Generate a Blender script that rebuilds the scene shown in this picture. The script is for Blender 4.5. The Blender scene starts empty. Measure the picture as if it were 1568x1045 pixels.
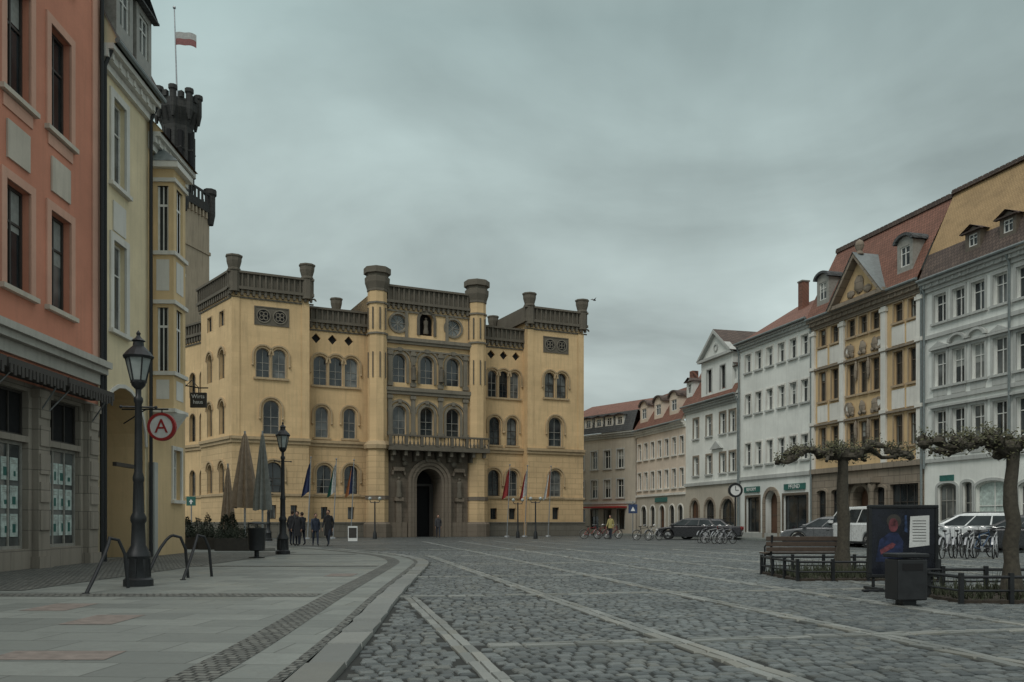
import bpy, math, random
from mathutils import Vector, Matrix
random.seed(11)
S=bpy.context.scene
F=1323.0; CXP=784.0; HOR=800.0; EYE=1.2
R=random.random
def rr(a,b): return a+(b-a)*random.random()
# ------------------------------------------------------------------ materials
def newmat(name):
    m=bpy.data.materials.new(name); m.use_nodes=True
    nt=m.node_tree; return m,nt,nt.nodes['Principled BSDF']
def nd(nt,t,ins=None,**kw):
    n=nt.nodes.new(t)
    for k,v in kw.items(): setattr(n,k,v)
    if ins:
        for k,v in ins.items():
            if isinstance(v,bpy.types.NodeSocket): nt.links.new(v,n.inputs[k])
            else: n.inputs[k].default_value=v
    return n
def c4(c): return (c[0],c[1],c[2],1)
def mul(c,k): return (c[0]*k,c[1]*k,c[2]*k)
def vec2(nt,slope=False):
    tc=nd(nt,'ShaderNodeTexCoord'); sp=nd(nt,'ShaderNodeSeparateXYZ',{0:tc.outputs['Object']})
    if slope:
        a=nd(nt,'ShaderNodeMath',{0:sp.outputs['Y'],1:sp.outputs['Z']},operation='ADD')
        return nd(nt,'ShaderNodeCombineXYZ',{0:sp.outputs['X'],1:a.outputs[0]}).outputs[0],sp
    a=nd(nt,'ShaderNodeMath',{0:sp.outputs['X'],1:sp.outputs['Y']},operation='ADD')
    return nd(nt,'ShaderNodeCombineXYZ',{0:a.outputs[0],1:sp.outputs['Z']}).outputs[0],sp
def mix(nt,fac,a,b,bt='MIX'):
    n=nd(nt,'ShaderNodeMix',data_type='RGBA',blend_type=bt)
    for idx,v in ((0,fac),(6,a),(7,b)):
        if isinstance(v,bpy.types.NodeSocket): nt.links.new(v,n.inputs[idx])
        else: n.inputs[idx].default_value=v if idx==0 else c4(v)
    return n.outputs[2]
def ramp(nt,fac,lo,hi,a=0.0,b=1.0):
    n=nd(nt,'ShaderNodeMapRange',{0:fac,1:lo,2:hi,3:a,4:b}); return n.outputs[0]
def wallmat(name,col,block=None,rough=.9,dirt=.35,bump=.15,streak=.3,blockdark=.75,grime=(.10,.09,.07),varscale=.35,bstr=.5):
    m,nt,bs=newmat(name)
    v,sp=vec2(nt)
    n1=nd(nt,'ShaderNodeTexNoise',{'Vector':v,'Scale':varscale,'Detail':6.0,'Roughness':.65})
    mp=nd(nt,'ShaderNodeMapping',{'Vector':v,'Scale':(5,.35,1)})
    n2=nd(nt,'ShaderNodeTexNoise',{'Vector':mp.outputs[0],'Scale':1.0,'Detail':5.0})
    n3=nd(nt,'ShaderNodeTexNoise',{'Vector':v,'Scale':14.0,'Detail':6.0,'Roughness':.7})
    c=mix(nt,ramp(nt,n1.outputs[0],.35,.68),mul(col,.80),mul(col,1.06))
    c=mix(nt,ramp(nt,n3.outputs[0],.3,.75,0,.3),c,mul(col,.72))
    c=mix(nt,ramp(nt,n2.outputs[0],.5,.8,0,streak),c,grime)
    lowd=ramp(nt,sp.outputs['Z'],0,2.2,dirt,0)
    lm=nd(nt,'ShaderNodeMath',{0:lowd,1:ramp(nt,n1.outputs[0],.3,.6)},operation='MULTIPLY')
    c=mix(nt,lm.outputs[0],c,grime)
    h=n3.outputs[0]
    if block:
        br=nd(nt,'ShaderNodeTexBrick',{'Vector':v,'Color1':(1,1,1,1),'Color2':(.88,.88,.88,1),'Mortar':(.8,.8,.8,1),'Scale':1.0,'Mortar Size':block[2],'Mortar Smooth':.3,'Bias':.2,'Brick Width':block[0],'Row Height':block[1]})
        c=mix(nt,br.outputs['Fac'],c,mul(col,1-blockdark*.6))
        c=mix(nt,.5,c,mix(nt,1.0,c,br.outputs['Color'],'MULTIPLY'))
        inv=nd(nt,'ShaderNodeMath',{0:1.0,1:br.outputs['Fac']},operation='SUBTRACT')
        h=nd(nt,'ShaderNodeMath',{0:inv.outputs[0],1:nd(nt,'ShaderNodeMath',{0:n3.outputs[0],1:.25},operation='MULTIPLY').outputs[0]},operation='ADD').outputs[0]
    bp=nd(nt,'ShaderNodeBump',{'Height':h,'Strength':bump if not block else bstr,'Distance':.02})
    nt.links.new(c,bs.inputs['Base Color']); nt.links.new(bp.outputs[0],bs.inputs['Normal'])
    bs.inputs['Roughness'].default_value=rough; bs.inputs['Specular IOR Level'].default_value=.25
    return m
def mat(name,col,rough=.6,metal=0.0,var=.3,scale=6.0,bump=.1,spec=.4):
    m,nt,bs=newmat(name)
    tc=nd(nt,'ShaderNodeTexCoord')
    n=nd(nt,'ShaderNodeTexNoise',{'Vector':tc.outputs['Object'],'Scale':scale,'Detail':5.0,'Roughness':.65})
    c=mix(nt,ramp(nt,n.outputs[0],.3,.7),mul(col,1-var),mul(col,1+var*.4))
    nt.links.new(c,bs.inputs['Base Color'])
    nt.links.new(ramp(nt,n.outputs[0],.3,.7,max(.03,rough-.1),min(1,rough+.1)),bs.inputs['Roughness'])
    bs.inputs['Metallic'].default_value=metal; bs.inputs['Specular IOR Level'].default_value=spec
    bp=nd(nt,'ShaderNodeBump',{'Height':n.outputs[0],'Strength':bump,'Distance':.01}); nt.links.new(bp.outputs[0],bs.inputs['Normal'])
    return m
def stonemat(name,ca,cb,rough=.55,patch=.35,wet=.1,bump=.35,warm=(1.08,1.0,.9)):
    # one colour per separate stone (mesh island) plus stains running across the stones
    m,nt,bs=newmat(name)
    tc=nd(nt,'ShaderNodeTexCoord'); ge=nd(nt,'ShaderNodeNewGeometry'); v=tc.outputs['Object']
    c=mix(nt,ge.outputs['Random Per Island'],ca,cb)
    r2=nd(nt,'ShaderNodeMath',{0:ge.outputs['Random Per Island'],1:17.31},operation='MULTIPLY'); r2=nd(nt,'ShaderNodeMath',{0:r2.outputs[0]},operation='FRACT')
    c=mix(nt,ramp(nt,r2.outputs[0],.6,1,0,.8),c,mix(nt,1.0,c,warm,'MULTIPLY'))
    big=nd(nt,'ShaderNodeTexNoise',{'Vector':v,'Scale':.35,'Detail':6.0,'Roughness':.65})
    fine=nd(nt,'ShaderNodeTexNoise',{'Vector':v,'Scale':38.0,'Detail':5.0,'Roughness':.7})
    c=mix(nt,ramp(nt,big.outputs[0],.4,.68,0,patch),c,mul(cb,.75))
    c=mix(nt,ramp(nt,fine.outputs[0],.4,.8,0,.4),c,mul(cb,.7))
    nt.links.new(c,bs.inputs['Base Color']); nt.links.new(ramp(nt,big.outputs[0],.3,.7,rough-.1-wet,rough+.15),bs.inputs['Roughness'])
    bp=nd(nt,'ShaderNodeBump',{'Height':fine.outputs[0],'Strength':bump,'Distance':.01}); nt.links.new(bp.outputs[0],bs.inputs['Normal'])
    bs.inputs['Specular IOR Level'].default_value=.4
    return m
def glassmat(name,a,b,rough=.06):
    m,nt,bs=newmat(name); v,sp=vec2(nt)
    n=nd(nt,'ShaderNodeTexNoise',{'Vector':v,'Scale':.9,'Detail':2.0})
    nt.links.new(mix(nt,ramp(nt,n.outputs[0],.4,.6),a,b),bs.inputs['Base Color'])
    n2=nd(nt,'ShaderNodeTexNoise',{'Vector':v,'Scale':2.5,'Detail':1.0})
    bp=nd(nt,'ShaderNodeBump',{'Height':n2.outputs[0],'Strength':.06,'Distance':.02}); nt.links.new(bp.outputs[0],bs.inputs['Normal'])
    bs.inputs['Roughness'].default_value=rough; bs.inputs['Specular IOR Level'].default_value=.6
    return m
def roofmat(name,col,col2,row=.28,w=.2,mort=.35):
    m,nt,bs=newmat(name); v,sp=vec2(nt,True)
    br=nd(nt,'ShaderNodeTexBrick',{'Vector':v,'Color1':c4(col),'Color2':c4(col2),'Mortar':c4(mul(col,mort)),'Scale':1.0,'Mortar Size':.018,'Mortar Smooth':.4,'Bias':0.0,'Brick Width':w,'Row Height':row})
    n=nd(nt,'ShaderNodeTexNoise',{'Vector':v,'Scale':.6,'Detail':7.0,'Roughness':.7})
    c=mix(nt,ramp(nt,n.outputs[0],.42,.75,0,.6),br.outputs['Color'],mul(col,.35))
    nt.links.new(c,bs.inputs['Base Color']); bs.inputs['Roughness'].default_value=.85
    inv=nd(nt,'ShaderNodeMath',{0:1.0,1:br.outputs['Fac']},operation='SUBTRACT')
    bp=nd(nt,'ShaderNodeBump',{'Height':inv.outputs[0],'Strength':.5,'Distance':.03}); nt.links.new(bp.outputs[0],bs.inputs['Normal'])
    return m
def pavemat(name,bw,rh,mort,ca,cb,cm,ang,dist=.0,dscale=5,bump=.7,rough=.6,patch=.4,smooth=.5,spec=.4,dist2=0.0,pc=None,wet=0.0):
    m,nt,bs=newmat(name)
    tc=nd(nt,'ShaderNodeTexCoord')
    mp=nd(nt,'ShaderNodeMapping',{'Vector':tc.outputs['Object'],'Rotation':(0,0,ang)})
    v=mp.outputs[0]; base=v
    for dd_,sc_ in ((dist,dscale),(dist2,14.0)):
        if dd_<=0: continue
        dn=nd(nt,'ShaderNodeTexNoise',{'Vector':v,'Scale':float(sc_),'Detail':2.0})
        dv=nd(nt,'ShaderNodeVectorMath',{0:dn.outputs['Color'],1:(.5,.5,.5)},operation='SUBTRACT')
        ds=nd(nt,'ShaderNodeVectorMath',{0:dv.outputs[0],'Scale':dd_},operation='SCALE')
        base=nd(nt,'ShaderNodeVectorMath',{0:base,1:ds.outputs[0]},operation='ADD').outputs[0]
    br=nd(nt,'ShaderNodeTexBrick',{'Vector':base,'Color1':c4(ca),'Color2':c4(cb),'Mortar':c4(cm),'Scale':1.0,'Mortar Size':mort,'Mortar Smooth':smooth,'Bias':-.1,'Brick Width':bw,'Row Height':rh})
    big=nd(nt,'ShaderNodeTexNoise',{'Vector':v,'Scale':.35,'Detail':6.0,'Roughness':.65})
    mid=nd(nt,'ShaderNodeTexNoise',{'Vector':v,'Scale':3.1,'Detail':4.0,'Roughness':.6})
    fine=nd(nt,'ShaderNodeTexNoise',{'Vector':v,'Scale':25.0,'Detail':5.0,'Roughness':.7})
    c=mix(nt,ramp(nt,big.outputs[0],.38,.66,0,patch),br.outputs['Color'],pc or mul(ca,.42))
    c=mix(nt,ramp(nt,mid.outputs[0],.5,.72,0,.35),c,mul(ca,.5))
    c=mix(nt,ramp(nt,fine.outputs[0],.4,.8,0,.45),c,mul(ca,.5))
    nt.links.new(c,bs.inputs['Base Color'])
    nt.links.new(ramp(nt,big.outputs[0],.3,.7,rough-.12-wet,rough+.15),bs.inputs['Roughness'])
    bs.inputs['Specular IOR Level'].default_value=spec
    inv=nd(nt,'ShaderNodeMath',{0:1.0,1:br.outputs['Fac']},operation='SUBTRACT')
    hh=nd(nt,'ShaderNodeMath',{0:fine.outputs[0],1:.25},operation='MULTIPLY')
    h=nd(nt,'ShaderNodeMath',{0:inv.outputs[0],1:hh.outputs[0]},operation='ADD')
    h2=nd(nt,'ShaderNodeMath',{0:mid.outputs[0],1:.8},operation='MULTIPLY')
    h=nd(nt,'ShaderNodeMath',{0:h.outputs[0],1:h2.outputs[0]},operation='ADD')
    bp=nd(nt,'ShaderNodeBump',{'Height':h.outputs[0],'Strength':bump,'Distance':.025}); nt.links.new(bp.outputs[0],bs.inputs['Normal'])
    return m

M={}
M['glass']=glassmat('window_glass',(.012,.016,.018),(.035,.042,.045))
M['glassc']=glassmat('window_glass_curtain',(.05,.055,.055),(.16,.17,.165),.12)
M['th_wall']=wallmat('townhall_plaster',(.735,.525,.29),block=(1.1,.42,.008),streak=.28,blockdark=.2,bstr=.25)
M['th_rust']=wallmat('townhall_rusticated',(.67,.48,.27),block=(1.3,.46,.022),streak=.32,blockdark=.5,bstr=.45)
M['th_stone']=wallmat('townhall_dark_stone',(.22,.18,.14),block=(.7,.4,.015),streak=.5,blockdark=.5)
M['th_grey']=wallmat('townhall_grey_stone',(.15,.132,.105),streak=.6,bump=.4,varscale=1.0)
M['th_grey2']=wallmat('townhall_dressings',(.22,.195,.155),streak=.6,bump=.4,varscale=1.0)
M['th_trim']=wallmat('townhall_trim_plaster',(.48,.36,.22),streak=.4)
M['plinth']=wallmat('plinth_stone',(.20,.185,.155),block=(.9,.45,.015),streak=.5)
M['tower']=wallmat('tower_sandstone_black',(.06,.06,.058),streak=.5,bump=.6,varscale=.8,block=(.8,.4,.015))
M['tower2']=wallmat('tower_plaster',(.44,.36,.265),streak=.6)
M['pink']=wallmat('salmon_plaster',(.66,.285,.19),streak=.14,dirt=.2)
M['pinktrim']=wallmat('salmon_light_trim',(.68,.40,.30),streak=.12)
M['palecorn']=wallmat('pale_cornice',(.50,.48,.43),streak=.3)
M['cream']=wallmat('cream_plaster',(.82,.70,.47),streak=.15)
M['cream2']=wallmat('oriel_plaster',(.75,.56,.32),streak=.2)
M['lightstone']=wallmat('pale_panel',(.62,.56,.47),streak=.3)
M['shopstone']=wallmat('shop_pilaster_stone',(.35,.31,.26),block=(1.2,.5,.012),streak=.4)
M['white']=wallmat('white_plaster',(.82,.83,.78),streak=.14,dirt=.5)
M['white2']=wallmat('pale_grey_plaster',(.77,.785,.745),streak=.18,dirt=.5)
M['greytrim']=wallmat('grey_stone_trim',(.48,.49,.465),streak=.3)
M['ochre']=wallmat('ochre_plaster',(.66,.475,.265),streak=.2)
M['whitetrim']=wallmat('white_trim',(.74,.72,.66),streak=.25)
M['gfstone']=wallmat('ground_floor_stone',(.30,.25,.195),block=(.9,.42,.02),streak=.4)
M['peach']=wallmat('peach_plaster',(.72,.61,.50),streak=.15)
M['beige']=wallmat('beige_plaster',(.50,.455,.38),streak=.25)
M['reddtrim']=wallmat('brown_stone_surrounds',(.43,.33,.22),streak=.2)
M['frame_w']=mat('painted_frame_white',(.72,.72,.68),.5,var=.15)
M['frame_d']=mat('painted_frame_dark',(.05,.045,.04),.5)
M['frame_b']=mat('painted_frame_brown',(.13,.105,.08),.5)
M['frame_g']=mat('painted_frame_grey',(.30,.29,.26),.5)
M['iron']=mat('cast_iron',(.026,.028,.030),.45,.3,bump=.2)
M['steel']=mat('galvanised_steel',(.33,.34,.35),.4,.7)
M['roof_red']=roofmat('red_roof_tiles',(.19,.088,.06),(.25,.115,.08))
M['roof_dark']=roofmat('dark_roof_tiles',(.09,.065,.055),(.14,.10,.08))
M['roof_slate']=roofmat('grey_slate',(.07,.075,.078),(.1,.105,.105))
M['roof_ochre']=roofmat('ochre_roof_tiles',(.37,.25,.125),(.41,.275,.14),.16,.16,mort=.8)
M['copper']=mat('zinc_sheet',(.22,.25,.25),.5,.2)
M['wood']=mat('weathered_wood',(.085,.06,.045),.7,scale=12)
M['door']=mat('door_wood',(.12,.06,.035),.5)
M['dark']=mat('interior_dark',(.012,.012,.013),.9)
M['black_pl']=mat('black_plastic',(.022,.023,.025),.4)
M['bark']=mat('tree_bark',(.075,.066,.05),.95,scale=18,bump=.9,var=.5)
M['leaf']=mat('young_leaves',(.085,.085,.04),.7,scale=9,var=.5)
M['conif']=mat('conifer_foliage',(.035,.045,.028),.8,scale=12,var=.5)
M['grass']=mat('grass_blades',(.05,.058,.032),.8,scale=8,var=.5)
M['soil']=mat('soil',(.05,.04,.03),1.0,scale=10,var=.5,bump=.8)
M['beigecloth']=mat('beige_canvas',(.33,.26,.195),.9,scale=5)
M['greencloth']=mat('grey_canvas',(.23,.235,.215),.9,scale=5)
M['rubber']=mat('rubber',(.02,.02,.02),.8)
M['chrome']=mat('alloy',(.5,.5,.5),.3,.8,var=.1)
M['lamp_glass']=mat('lantern_glass',(.34,.37,.355),.15,var=.2,spec=.6)
M['red']=mat('red_enamel',(.36,.03,.03),.5,var=.15)
M['whitep']=mat('white_enamel',(.72,.72,.70),.45,var=.12)
M['teal']=mat('teal_sign',(.03,.13,.11),.5)
M['awning']=mat('awning_fabric',(.07,.064,.058),.85)
M['paper']=mat('display_posters',(.50,.58,.54),.7,scale=7,var=.45)
M['concrete']=mat('concrete_planter',(.22,.21,.19),.9)
M['redslab']=mat('reddish_granite',(.20,.17,.15),.7,scale=9,var=.4,bump=.3)
M['curtain']=mat('curtain_cloth',(.30,.31,.29),.8,var=.25,scale=8)

# ------------------------------------------------------------------ mesh parts
class P:
    def __init__(s,mat,smooth=False): s.v=[];s.f=[];s.mat=mat;s.smooth=smooth;s.bev=0
    def face(s,pts):
        i=len(s.v); s.v.extend([tuple(p) for p in pts]); s.f.append(tuple(range(i,i+len(pts))))
    def box(s,x0,x1,y0,y1,z0,z1):
        i=len(s.v)
        s.v+= [(x0,y0,z0),(x1,y0,z0),(x1,y1,z0),(x0,y1,z0),(x0,y0,z1),(x1,y0,z1),(x1,y1,z1),(x0,y1,z1)]
        for q in ((0,3,2,1),(4,5,6,7),(0,1,5,4),(1,2,6,5),(2,3,7,6),(3,0,4,7)): s.f.append(tuple(i+k for k in q))
    def stone(s,quad,zb,zt,ins):
        # quad: 4 (x,y) corners ccw; chamfered block
        cx=sum(p[0] for p in quad)/4; cy=sum(p[1] for p in quad)/4; i=len(s.v)
        tx_,ty_=rr(-.03,.03),rr(-.03,.03)
        s.v+=[(p[0],p[1],zb) for p in quad]
        s.v+=[(p[0]+(cx-p[0])*ins*.35,p[1]+(cy-p[1])*ins*.35,zt-(zt-zb)*.35) for p in quad]
        s.v+=[(p[0]+(cx-p[0])*ins,p[1]+(cy-p[1])*ins,zt+(p[0]-cx)*tx_+(p[1]-cy)*ty_) for p in quad]
        for l in (0,4):
            for k in range(4):
                k2=(k+1)%4; s.f.append((i+l+k,i+l+k2,i+l+4+k2,i+l+4+k))
        s.f.append((i+8,i+9,i+10,i+11))
    def lathe(s,prof,cx=0,cy=0,n=16,rot=0,sx=1,sy=1):
        i=len(s.v)
        for r,z in prof:
            for k in range(n):
                a=rot+2*math.pi*k/n; s.v.append((cx+r*math.cos(a)*sx,cy+r*math.sin(a)*sy,z))
        for j in range(len(prof)-1):
            for k in range(n):
                k2=(k+1)%n
                s.f.append((i+j*n+k,i+j*n+k2,i+(j+1)*n+k2,i+(j+1)*n+k))
        s.f.append(tuple(i+k for k in range(n))[::-1]); s.f.append(tuple(i+(len(prof)-1)*n+k for k in range(n)))
    def tube(s,pts,rad,n=8):
        pts=[Vector(p) for p in pts]
        if not isinstance(rad,(list,tuple)): rad=[rad]*len(pts)
        i=len(s.v)
        up=None
        for j,p in enumerate(pts):
            t=(pts[min(j+1,len(pts)-1)]-pts[max(j-1,0)])
            t=t.normalized() if t.length>1e-9 else Vector((0,0,1))
            if up is None:
                up=Vector((0,0,1)) if abs(t.z)<.9 else Vector((1,0,0))
            a=t.cross(up); a=a.normalized() if a.length>1e-6 else t.orthogonal().normalized()
            b=a.cross(t).normalized(); up=b
            for k in range(n):
                g=2*math.pi*k/n; q=p+(a*math.cos(g)+b*math.sin(g))*rad[j]; s.v.append(tuple(q))
        m=len(pts)
        for j in range(m-1):
            for k in range(n):
                k2=(k+1)%n; s.f.append((i+j*n+k,i+j*n+k2,i+(j+1)*n+k2,i+(j+1)*n+k))
        s.f.append(tuple(i+k for k in range(n))[::-1]); s.f.append(tuple(i+(m-1)*n+k for k in range(n)))
    def blob(s,c,r,n=8,m=6,jit=.0):
        rx,ry,rz=r if isinstance(r,(list,tuple)) else (r,r,r)
        i=len(s.v)
        for j in range(m+1):
            th=math.pi*j/m
            for k in range(n):
                a=2*math.pi*k/n; q=1+rr(-jit,jit)
                s.v.append((c[0]+rx*q*math.sin(th)*math.cos(a),c[1]+ry*q*math.sin(th)*math.sin(a),c[2]+rz*q*math.cos(th)))
        for j in range(m):
            for k in range(n):
                k2=(k+1)%n; s.f.append((i+j*n+k,i+(j+1)*n+k,i+(j+1)*n+k2,i+j*n+k2))
    def extr(s,poly,y0,y1):
        n=len(poly); i=len(s.v)
        s.v+=[(x,y0,z) for x,z in poly]+[(x,y1,z) for x,z in poly]
        s.f.append(tuple(i+k for k in range(n))); s.f.append(tuple(i+n+k for k in range(n))[::-1])
        for k in range(n):
            k2=(k+1)%n; s.f.append((i+k,i+n+k,i+n+k2,i+k2))
    def arc(s,cx,zc,r0,r1,y0,y1,a0=0,a1=math.pi,n=12,h0=None,h1=None):
        h0=h0 if h0 is not None else r0; h1=h1 if h1 is not None else r1
        for k in range(n):
            t0=a0+(a1-a0)*k/n; t1=a0+(a1-a0)*(k+1)/n
            A=(cx+r0*math.cos(t0),zc+h0*math.sin(t0)); B=(cx+r1*math.cos(t0),zc+h1*math.sin(t0))
            C=(cx+r1*math.cos(t1),zc+h1*math.sin(t1)); D=(cx+r0*math.cos(t1),zc+h0*math.sin(t1))
            s.face([(A[0],y0,A[1]),(B[0],y0,B[1]),(C[0],y0,C[1]),(D[0],y0,D[1])])
            s.face([(B[0],y0,B[1]),(B[0],y1,B[1]),(C[0],y1,C[1]),(C[0],y0,C[1])])
            s.face([(A[0],y1,A[1]),(A[0],y0,A[1]),(D[0],y0,D[1]),(D[0],y1,D[1])])
class Obj:
    allo=[]
    def __init__(s,name,loc=(0,0,0),rotz=0,parent=None,scale=1):
        e=bpy.data.objects.new(name,None); S.collection.objects.link(e); e.empty_display_size=.3
        e.location=loc; e.rotation_euler=(0,0,rotz); e.scale=(scale,)*3
        if parent: e.parent=parent
        s.e=e; s.parts={}; Obj.allo.append(s)
    def p(s,name,mat,smooth=False,bev=0):
        if name not in s.parts:
            s.parts[name]=P(mat,smooth); s.parts[name].bev=bev
        return s.parts[name]
    def finish(s):
        for n,p in s.parts.items():
            if not p.v: continue
            me=bpy.data.meshes.new(n); me.from_pydata(p.v,[],p.f); me.update()
            me.materials.append(M[p.mat] if isinstance(p.mat,str) else p.mat)
            if p.smooth:
                me.polygons.foreach_set('use_smooth',[True]*len(me.polygons))
                try: me.set_sharp_from_angle(angle=math.radians(40))
                except Exception: pass
            o=bpy.data.objects.new(n,me); S.collection.objects.link(o); o.parent=s.e
            if p.bev:
                b=o.modifiers.new('bevel','BEVEL'); b.width=p.bev; b.segments=2; b.limit_method='ANGLE'
    def text(s,name,body,loc,size,mat,rot=(math.pi/2,0,0),ext=.008):
        cu=bpy.data.curves.new(name,'FONT'); cu.body=body; cu.size=size; cu.extrude=ext; cu.align_x='CENTER'; cu.align_y='CENTER'
        cu.materials.append(M[mat]); o=bpy.data.objects.new(name,cu); S.collection.objects.link(o); o.parent=s.e; o.location=loc; o.rotation_euler=rot
def px(x,Y): return (x-CXP)/F*Y
class Bld(Obj):
    def __init__(s,name,P0,P1,parent=None):
        d=Vector(P1)-Vector(P0); s.L=d.length; s.d=d.normalized(); s.n=Vector((-s.d.y,s.d.x)); s.O=Vector(P0)
        Obj.__init__(s,name,(P0[0],P0[1],0),math.atan2(d.y,d.x),parent); s.H=[]
    def u(s,x,d=0):
        k=(x-CXP)/F; O=s.O+s.n*d; return (k*O.y-O.x)/(s.d.x-k*s.d.y)
    def z(s,y,u,d=0):
        Y=(s.O+s.n*d+s.d*u).y; return (HOR-y)*Y/F+EYE
    def outline(s,a,c,z0,z1,kind):
        if kind=='rect': return [(a,z0),(c,z0),(c,z1),(a,z1)]
        m=(a+c)/2; w=(c-a)/2
        if kind in('round','seg'):
            h=w if kind=='round' else w*.35
            zs=z1-h; return [(a,z0),(c,z0)]+[(m+w*math.cos(math.pi*k/12),zs+h*math.sin(math.pi*k/12)) for k in range(13)]
        zc=(z0+z1)/2; h=(z1-z0)/2; n=20 if kind=='circle' else 4
        return [(m+w*math.cos(2*math.pi*k/n),zc+h*math.sin(2*math.pi*k/n)) for k in range(n)]
    def hole(s,a,c,z0,z1,kind='rect'): s.H.append((a,c,z0,z1,kind))
    def wall(s,part,u0,u1,z0,z1,d=0):
        H=[h for h in s.H if h[0]>=u0-1e-6 and h[1]<=u1+1e-6 and h[2]>=z0-1e-6 and h[3]<=z1+1e-6]
        s.H=[h for h in s.H if h not in H]
        us=sorted(set([u0,u1]+[h[0] for h in H]+[h[1] for h in H])); zs=sorted(set([z0,z1]+[h[2] for h in H]+[h[3] for h in H]))
        for i in range(len(us)-1):
            for j in range(len(zs)-1):
                cu=(us[i]+us[i+1])/2; cz=(zs[j]+zs[j+1])/2
                if any(h[0]<cu<h[1] and h[2]<cz<h[3] for h in H): continue
                part.face([(us[i],d,zs[j]),(us[i+1],d,zs[j]),(us[i+1],d,zs[j+1]),(us[i],d,zs[j+1])])
        for a,c,b0,b1,k in H:
            if k=='rect': continue
            o=s.outline(a,c,b0,b1,k)
            if k in('round','seg'):
                pr=o[2:]; m=len(pr)//2
                groups=[((c,b1),pr[:m+1]),((a,b1),pr[m:])]
            else:
                n=len(o); q=n//4; oo=o+[o[0]]
                groups=[((c,b1),oo[0:q+1]),((a,b1),oo[q:2*q+1]),((a,b0),oo[2*q:3*q+1]),((c,b0),oo[3*q:4*q+1])]
            for cn,ps in groups:
                for t in range(len(ps)-1):
                    part.face([(cn[0],d,cn[1]),(ps[t][0],d,ps[t][1]),(ps[t+1][0],d,ps[t+1][1])])
    def win(s,a,c,z0,z1,d=0,kind='rect',nx=1,nz=1,fr='frame_w',trim=None,tw=.14,tp=.05,sill=None,rec=.2,wallp=None,glass=None,fw=.06,hood=None):
        s.hole(a,c,z0,z1,kind); o=s.outline(a,c,z0,z1,kind)
        wp=wallp or s.p('walls','white')
        for k in range(len(o)):
            A=o[k];B=o[(k+1)%len(o)]
            wp.face([(A[0],d,A[1]),(A[0],d+rec,A[1]),(B[0],d+rec,B[1]),(B[0],d,B[1])])
        g=glass or ('glassc' if R()<.3 else 'glass')
        s.p('window_'+g,g).face([(x,d+rec,z) for x,z in o])
        if glass is None or glass=='glass':
            q=R()
            if kind=='rect' and (c-a)<1.5 and (z1-z0)>1 and q<.45:
                cp_=s.p('curtains','curtain'); yy=d+rec-.003
                if q<.22:
                    cw=(c-a)*rr(.14,.26); cp_.face([(a,yy,z0),(a+cw,yy,z0),(a+cw*.8,yy,z1),(a,yy,z1)]); cp_.face([(c-cw,yy,z0),(c,yy,z0),(c,yy,z1),(c-cw*.8,yy,z1)])
                else:
                    zb=z0+(z1-z0)*rr(.45,.8); cp_.face([(a,yy,zb),(c,yy,zb),(c,yy,z1),(a,yy,z1)])
        f=s.p('window_frames_'+fr,fr); y0,y1=d+rec-.05,d+rec-.006
        m=(a+c)/2; w=(c-a)/2
        zt=z1
        if kind=='round': zt=z1-w; f.arc(m,zt,w-fw,w,y0,y1)
        elif kind=='seg': zt=z1-w*.35; f.arc(m,zt,w-fw,w,y0,y1,h0=w*.35-fw,h1=w*.35)
        elif kind=='circle': f.arc(m,(z0+z1)/2,w-fw,w,y0,y1,0,2*math.pi,20)
        if kind in('rect','round','seg'):
            f.box(a,a+fw,y0,y1,z0,zt); f.box(c-fw,c,y0,y1,z0,zt); f.box(a+fw,c-fw,y0,y1,z0,z0+fw)
            if kind=='rect': f.box(a+fw,c-fw,y0,y1,z1-fw,z1)
            bw=fw*.7
            for k in range(nx):
                x=a+(c-a)*(k+1)/(nx+1); f.box(x-bw/2,x+bw/2,y0+.005,y1,z0+fw,(z1-fw) if kind!='rect' and nx==1 else zt-fw)
            for k in range(nz):
                z=z0+(zt-z0)*(k+1)/(nz+1) if nz>1 else z0+(zt-z0)*.66
                f.box(a+fw,c-fw,y0+.01,y1,z-bw/2,z+bw/2)
        elif kind=='circle':
            zc=(z0+z1)/2
            for q in range(4):
                an=math.pi*q/4; dx,dz=math.cos(an)*(w-fw),math.sin(an)*(w-fw)
                f.tube([(m-dx,y0+.02,zc-dz),(m+dx,y0+.02,zc+dz)],.035,4)
        if trim:
            t=s.p('surrounds_'+trim,trim); A,B=d-tp,d+.02
            if kind=='rect':
                t.box(a-tw,a,A,B,z0,z1); t.box(c,c+tw,A,B,z0,z1); t.box(a-tw,c+tw,A,B,z1,z1+tw)
            elif kind in('round','seg'):
                t.box(a-tw,a,A,B,z0,zt); t.box(c,c+tw,A,B,z0,zt)
                if kind=='seg': t.arc(m,zt,w,w+tw,A,B,h0=w*.35,h1=w*.35+tw)
                else: t.arc(m,zt,w,w+tw,A,B)
            elif kind=='circle': t.arc(m,(z0+z1)/2,w,w+tw,A,B,0,2*math.pi,20)
        if sill:
            t=s.p('sills_'+sill,sill); t.box(a-tw-.05,c+tw+.05,d-tp-.08,d+.03,z0-.12,z0-.002)
        if hood:
            t=s.p('hoods_'+hood,hood)
            t.box(a-tw-.08,c+tw+.08,d-tp-.14,d+.02,z1+tw+.002,z1+tw+.11)
    def roof(s,prof,u0,u1,mat,gable=None,name='roof'):
        p=s.p(name,mat)
        for i in range(len(prof)-1):
            A,B=prof[i],prof[i+1]
            p.face([(u0,A[0],A[1]),(u1,A[0],A[1]),(u1,B[0],B[1]),(u0,B[0],B[1])])
        if gable:
            g=s.p('gable_walls',gable)
            for u in (u0+.05,u1-.05): g.face([(u,a,b) for a,b in prof])

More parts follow.
